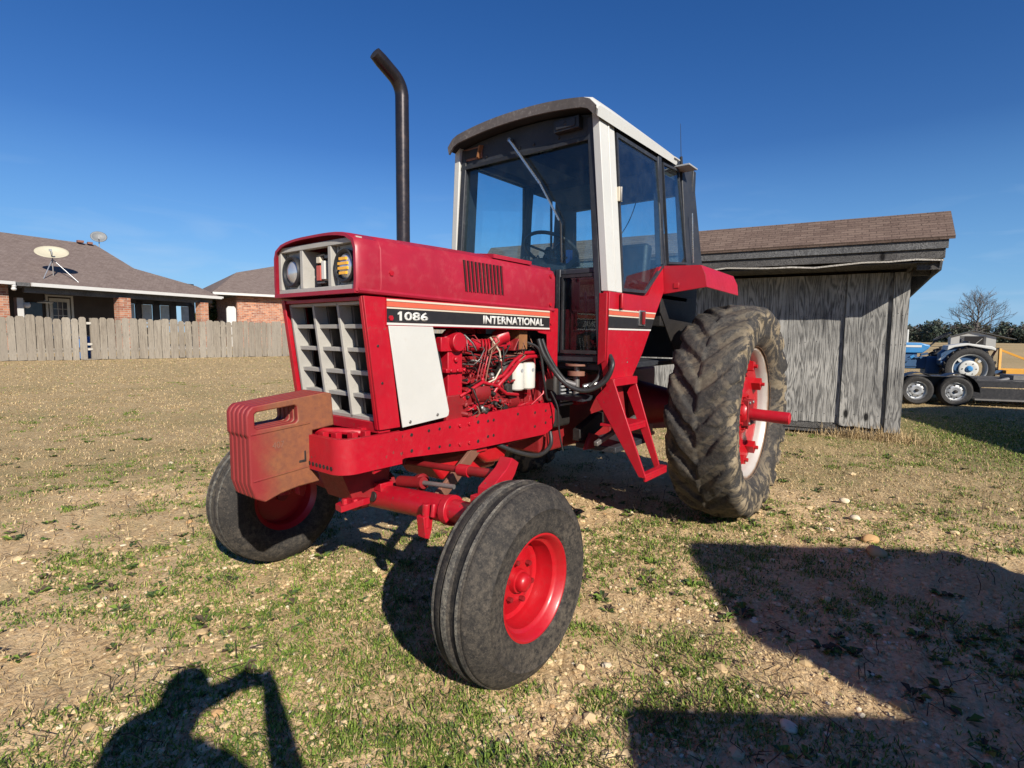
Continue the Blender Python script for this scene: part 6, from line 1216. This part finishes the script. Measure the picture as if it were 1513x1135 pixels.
    mb = MB(); c = Vector((-.42, Y(.65), 1.42)); ax = Vector((-.5, 0, .85)).normalized(); u = Vector((0, 1, 0)); v = ax.cross(u); mb.tube([c+(u*math.cos(t)+v*math.sin(t))*.2 for t in (2*math.pi*k/24 for k in range(25))], .015, 'black_paint', 6, False); mb.tube([c, (-.75, Y(.65), 1.1)], .02, 'black_paint', 8); mb.bar(c-v*.2, c+v*.2, .02, .01, 'black_paint'); mb.build('steering_wheel', o)
    mb = MB(); mb.box((-.25, yb(.45, .85)[0], 1.13), (.12, yb(.45, .85)[1], 1.19), 'black_paint'); mb.box((.08, yb(.47, .83)[0], 1.15), (.14, yb(.47, .83)[1], 1.30), 'black_paint'); mb.box((-.25, yb(.0, .06)[0], 1.26), (-.18, yb(.0, .06)[1], 1.36), 'black_paint'); mb.build('seat', o, bevel=.02)
    for sd in (.15, 1.15):
        mb = MB(); mb.lathe([(.2, 0), (.34, .0), (.37, .03), (.37, .12), (.34, .15), (.2, .15)], (-2.15, Y(sd), .32), (0, side, 0), 'tyre_small', 40); mb.lathe([(0, .04), (.2, .03)], (-2.15, Y(sd), .32), (0, side, 0), Wt, 30); mb.build('front_wheel', o)
    tag(o, 'small blue and white farm tractor with white-rimmed rear wheel, parked behind the trailer', 'tractor')
    # yellow implement behind it
    o = empty('box_blade', O+AX*.62+Vector((0, 0, 0)), ANG); Yl = 'yellow_paint'
    mb = MB(); mb.box((.12, yb(-.05, 1.3)[0], .42), (1.6, yb(-.05, .02)[1] if side > 0 else yb(-.05, .02)[1], .56), Yl) if False else mb.box((.10, yb(-.06, .02)[0], .45), (1.7, yb(-.06, .02)[1], .59), Yl); mb.box((.10, yb(1.1, 1.2)[0], .45), (1.7, yb(1.1, 1.2)[1], .59), Yl); mb.box((.10, yb(0, 1.2)[0], .45), (.2, yb(0, 1.2)[1], .59), Yl); mb.box((1.55, yb(0, 1.2)[0], .1), (1.65, yb(0, 1.2)[1], .59), 'rust'); mb.build('frame', o)
    mb = MB(); mb.bar((.10, Y(.3), .58), (.13, Y(.4), 1.12), .07, .05, Yl); mb.bar((-.08, Y(.6), .60), (.10, Y(.5), 1.12), .06, .05, 'brown_steel'); mb.bar((.16, Y(.4), 1.08), (1.2, Y(.3), .60), .05, .05, Yl); mb.tube([(.12, Y(.42), 1.13), (-.55, Y(.6), .95)], .018, 'black_paint', 8); mb.build('mast', o)
    mb = MB(); mb.box((-.25, yb(.1, .2)[0], .50), (.12, yb(.1, .2)[1], .58), Dk); mb.build('lift_arm', o)
    mb = MB(); mb.bar((.3, Y(.2), .45), (.15, Y(.2), .15), .05, .05, 'rust'); mb.bar((.9, Y(.2), .45), (.75, Y(.2), .1), .05, .05, 'rust'); mb.build('scarifier', o)
    tag(o, 'yellow box blade implement hitched behind the small blue tractor', 'implement')
build_blue()

# ------------------------------------------------------------------ the photographer, standing behind the camera; the shadow at the bottom edge is this person's
def build_person():
    f = Vector((fw.x, fw.y, 0)).normalized(); r = Vector((rt.x, rt.y, 0)).normalized(); base = Vector((4.86, 2.56, 0)); o = empty('person', base)
    L = lambda a, b, c: r*a+f*b+Vector((0, 0, c)); cam_l = CAM-base
    J = {'pelvis': L(0, 0, .90), 'spine': L(0, -.01, 1.12), 'chest': L(0, .0, 1.30), 'neck': L(0, .03, 1.44), 'head': L(0, .07, 1.54), 'top': L(0, .06, 1.66)}
    ed = [('pelvis', 'spine'), ('spine', 'chest'), ('chest', 'neck'), ('neck', 'head'), ('head', 'top')]; rad = {'pelvis': .15, 'spine': .135, 'chest': .185, 'neck': .062, 'head': .088, 'top': .06}
    hand = {-1: cam_l-f*.06-r*.035+Vector((0, 0, -.005)), 1: cam_l-f*.06+r*.06+Vector((0, 0, -.005))}
    for s in (-1, 1):
        k = str(s); J['sh'+k] = L(.17*s, 0, 1.37); J['el'+k] = L(-.24, .20, 1.36) if s < 0 else L(.39, .10, 1.12); J['wr'+k] = (J['el'+k]*.22+hand[s]*.78); J['hip'+k] = L(.09*s, 0, .86); J['kn'+k] = L(.11*s, .02, .47); J['an'+k] = L(.12*s, -.02, .08); J['toe'+k] = L(.14*s, .16, .04)
        ed += [('chest', 'sh'+k), ('sh'+k, 'el'+k), ('el'+k, 'wr'+k), ('pelvis', 'hip'+k), ('hip'+k, 'kn'+k), ('kn'+k, 'an'+k), ('an'+k, 'toe'+k)]; rad.update({'sh'+k: .088, 'el'+k: .070, 'wr'+k: .042, 'hip'+k: .095, 'kn'+k: .062, 'an'+k: .045, 'toe'+k: .035})
        J['palm'+k] = hand[s]; ed.append(('wr'+k, 'palm'+k)); rad['palm'+k] = .030
        for q in range(5):
            a = hand[s]+Vector((0, 0, .04-.02*q))+r*s*.01; b = a+f*.025+r*(-s)*.02+Vector((0, 0, .004)); J['fa%s%d' % (k, q)] = a; J['fb%s%d' % (k, q)] = b+(Vector((0, 0, -.012)) if q == 4 else Vector((0, 0, 0))); ed += [('palm'+k, 'fa%s%d' % (k, q)), ('fa%s%d' % (k, q), 'fb%s%d' % (k, q))]; rad['fa%s%d' % (k, q)] = .010; rad['fb%s%d' % (k, q)] = .008
    names = list(J); me = bpy.data.meshes.new('body'); me.from_pydata([J[n] for n in names], [(names.index(a), names.index(b)) for a, b in ed], []); me.materials.append(M['cloth_navy']); b = bpy.data.objects.new('body', me); COL.objects.link(b); b.parent = o
    sk = b.modifiers.new('skin', 'SKIN'); sv = me.skin_vertices[0].data
    for i, n in enumerate(names): sv[i].radius = (rad[n], rad[n]*(.8 if n in ('chest', 'pelvis', 'spine') else 1)); sv[i].use_root = n == 'pelvis'
    ss = b.modifiers.new('sub', 'SUBSURF'); ss.levels = 2; ss.render_levels = 2
    mb = MB(); mb.ell(L(0, .065, 1.585), (.092, .10, .115), 'cloth_navy'); mb.build('cap', o)
    tag(o, 'person holding up a phone behind the camera, seen as a shadow at the bottom', 'person')
    p = empty('phone', CAM-f*.045+r*.0); mb = MB(); X = r; h = MB(); c = Vector((0, 0, -.015)); q = [c-X*.075-Vector((0, 0, .037)), c+X*.075-Vector((0, 0, .037)), c+X*.075+Vector((0, 0, .037)), c-X*.075+Vector((0, 0, .037))]; h.prism(q, f*.008, 'phone_black'); h.build('case', p, bevel=.003); tag(p, 'black phone held sideways by the person behind the camera', 'phone')
build_person()
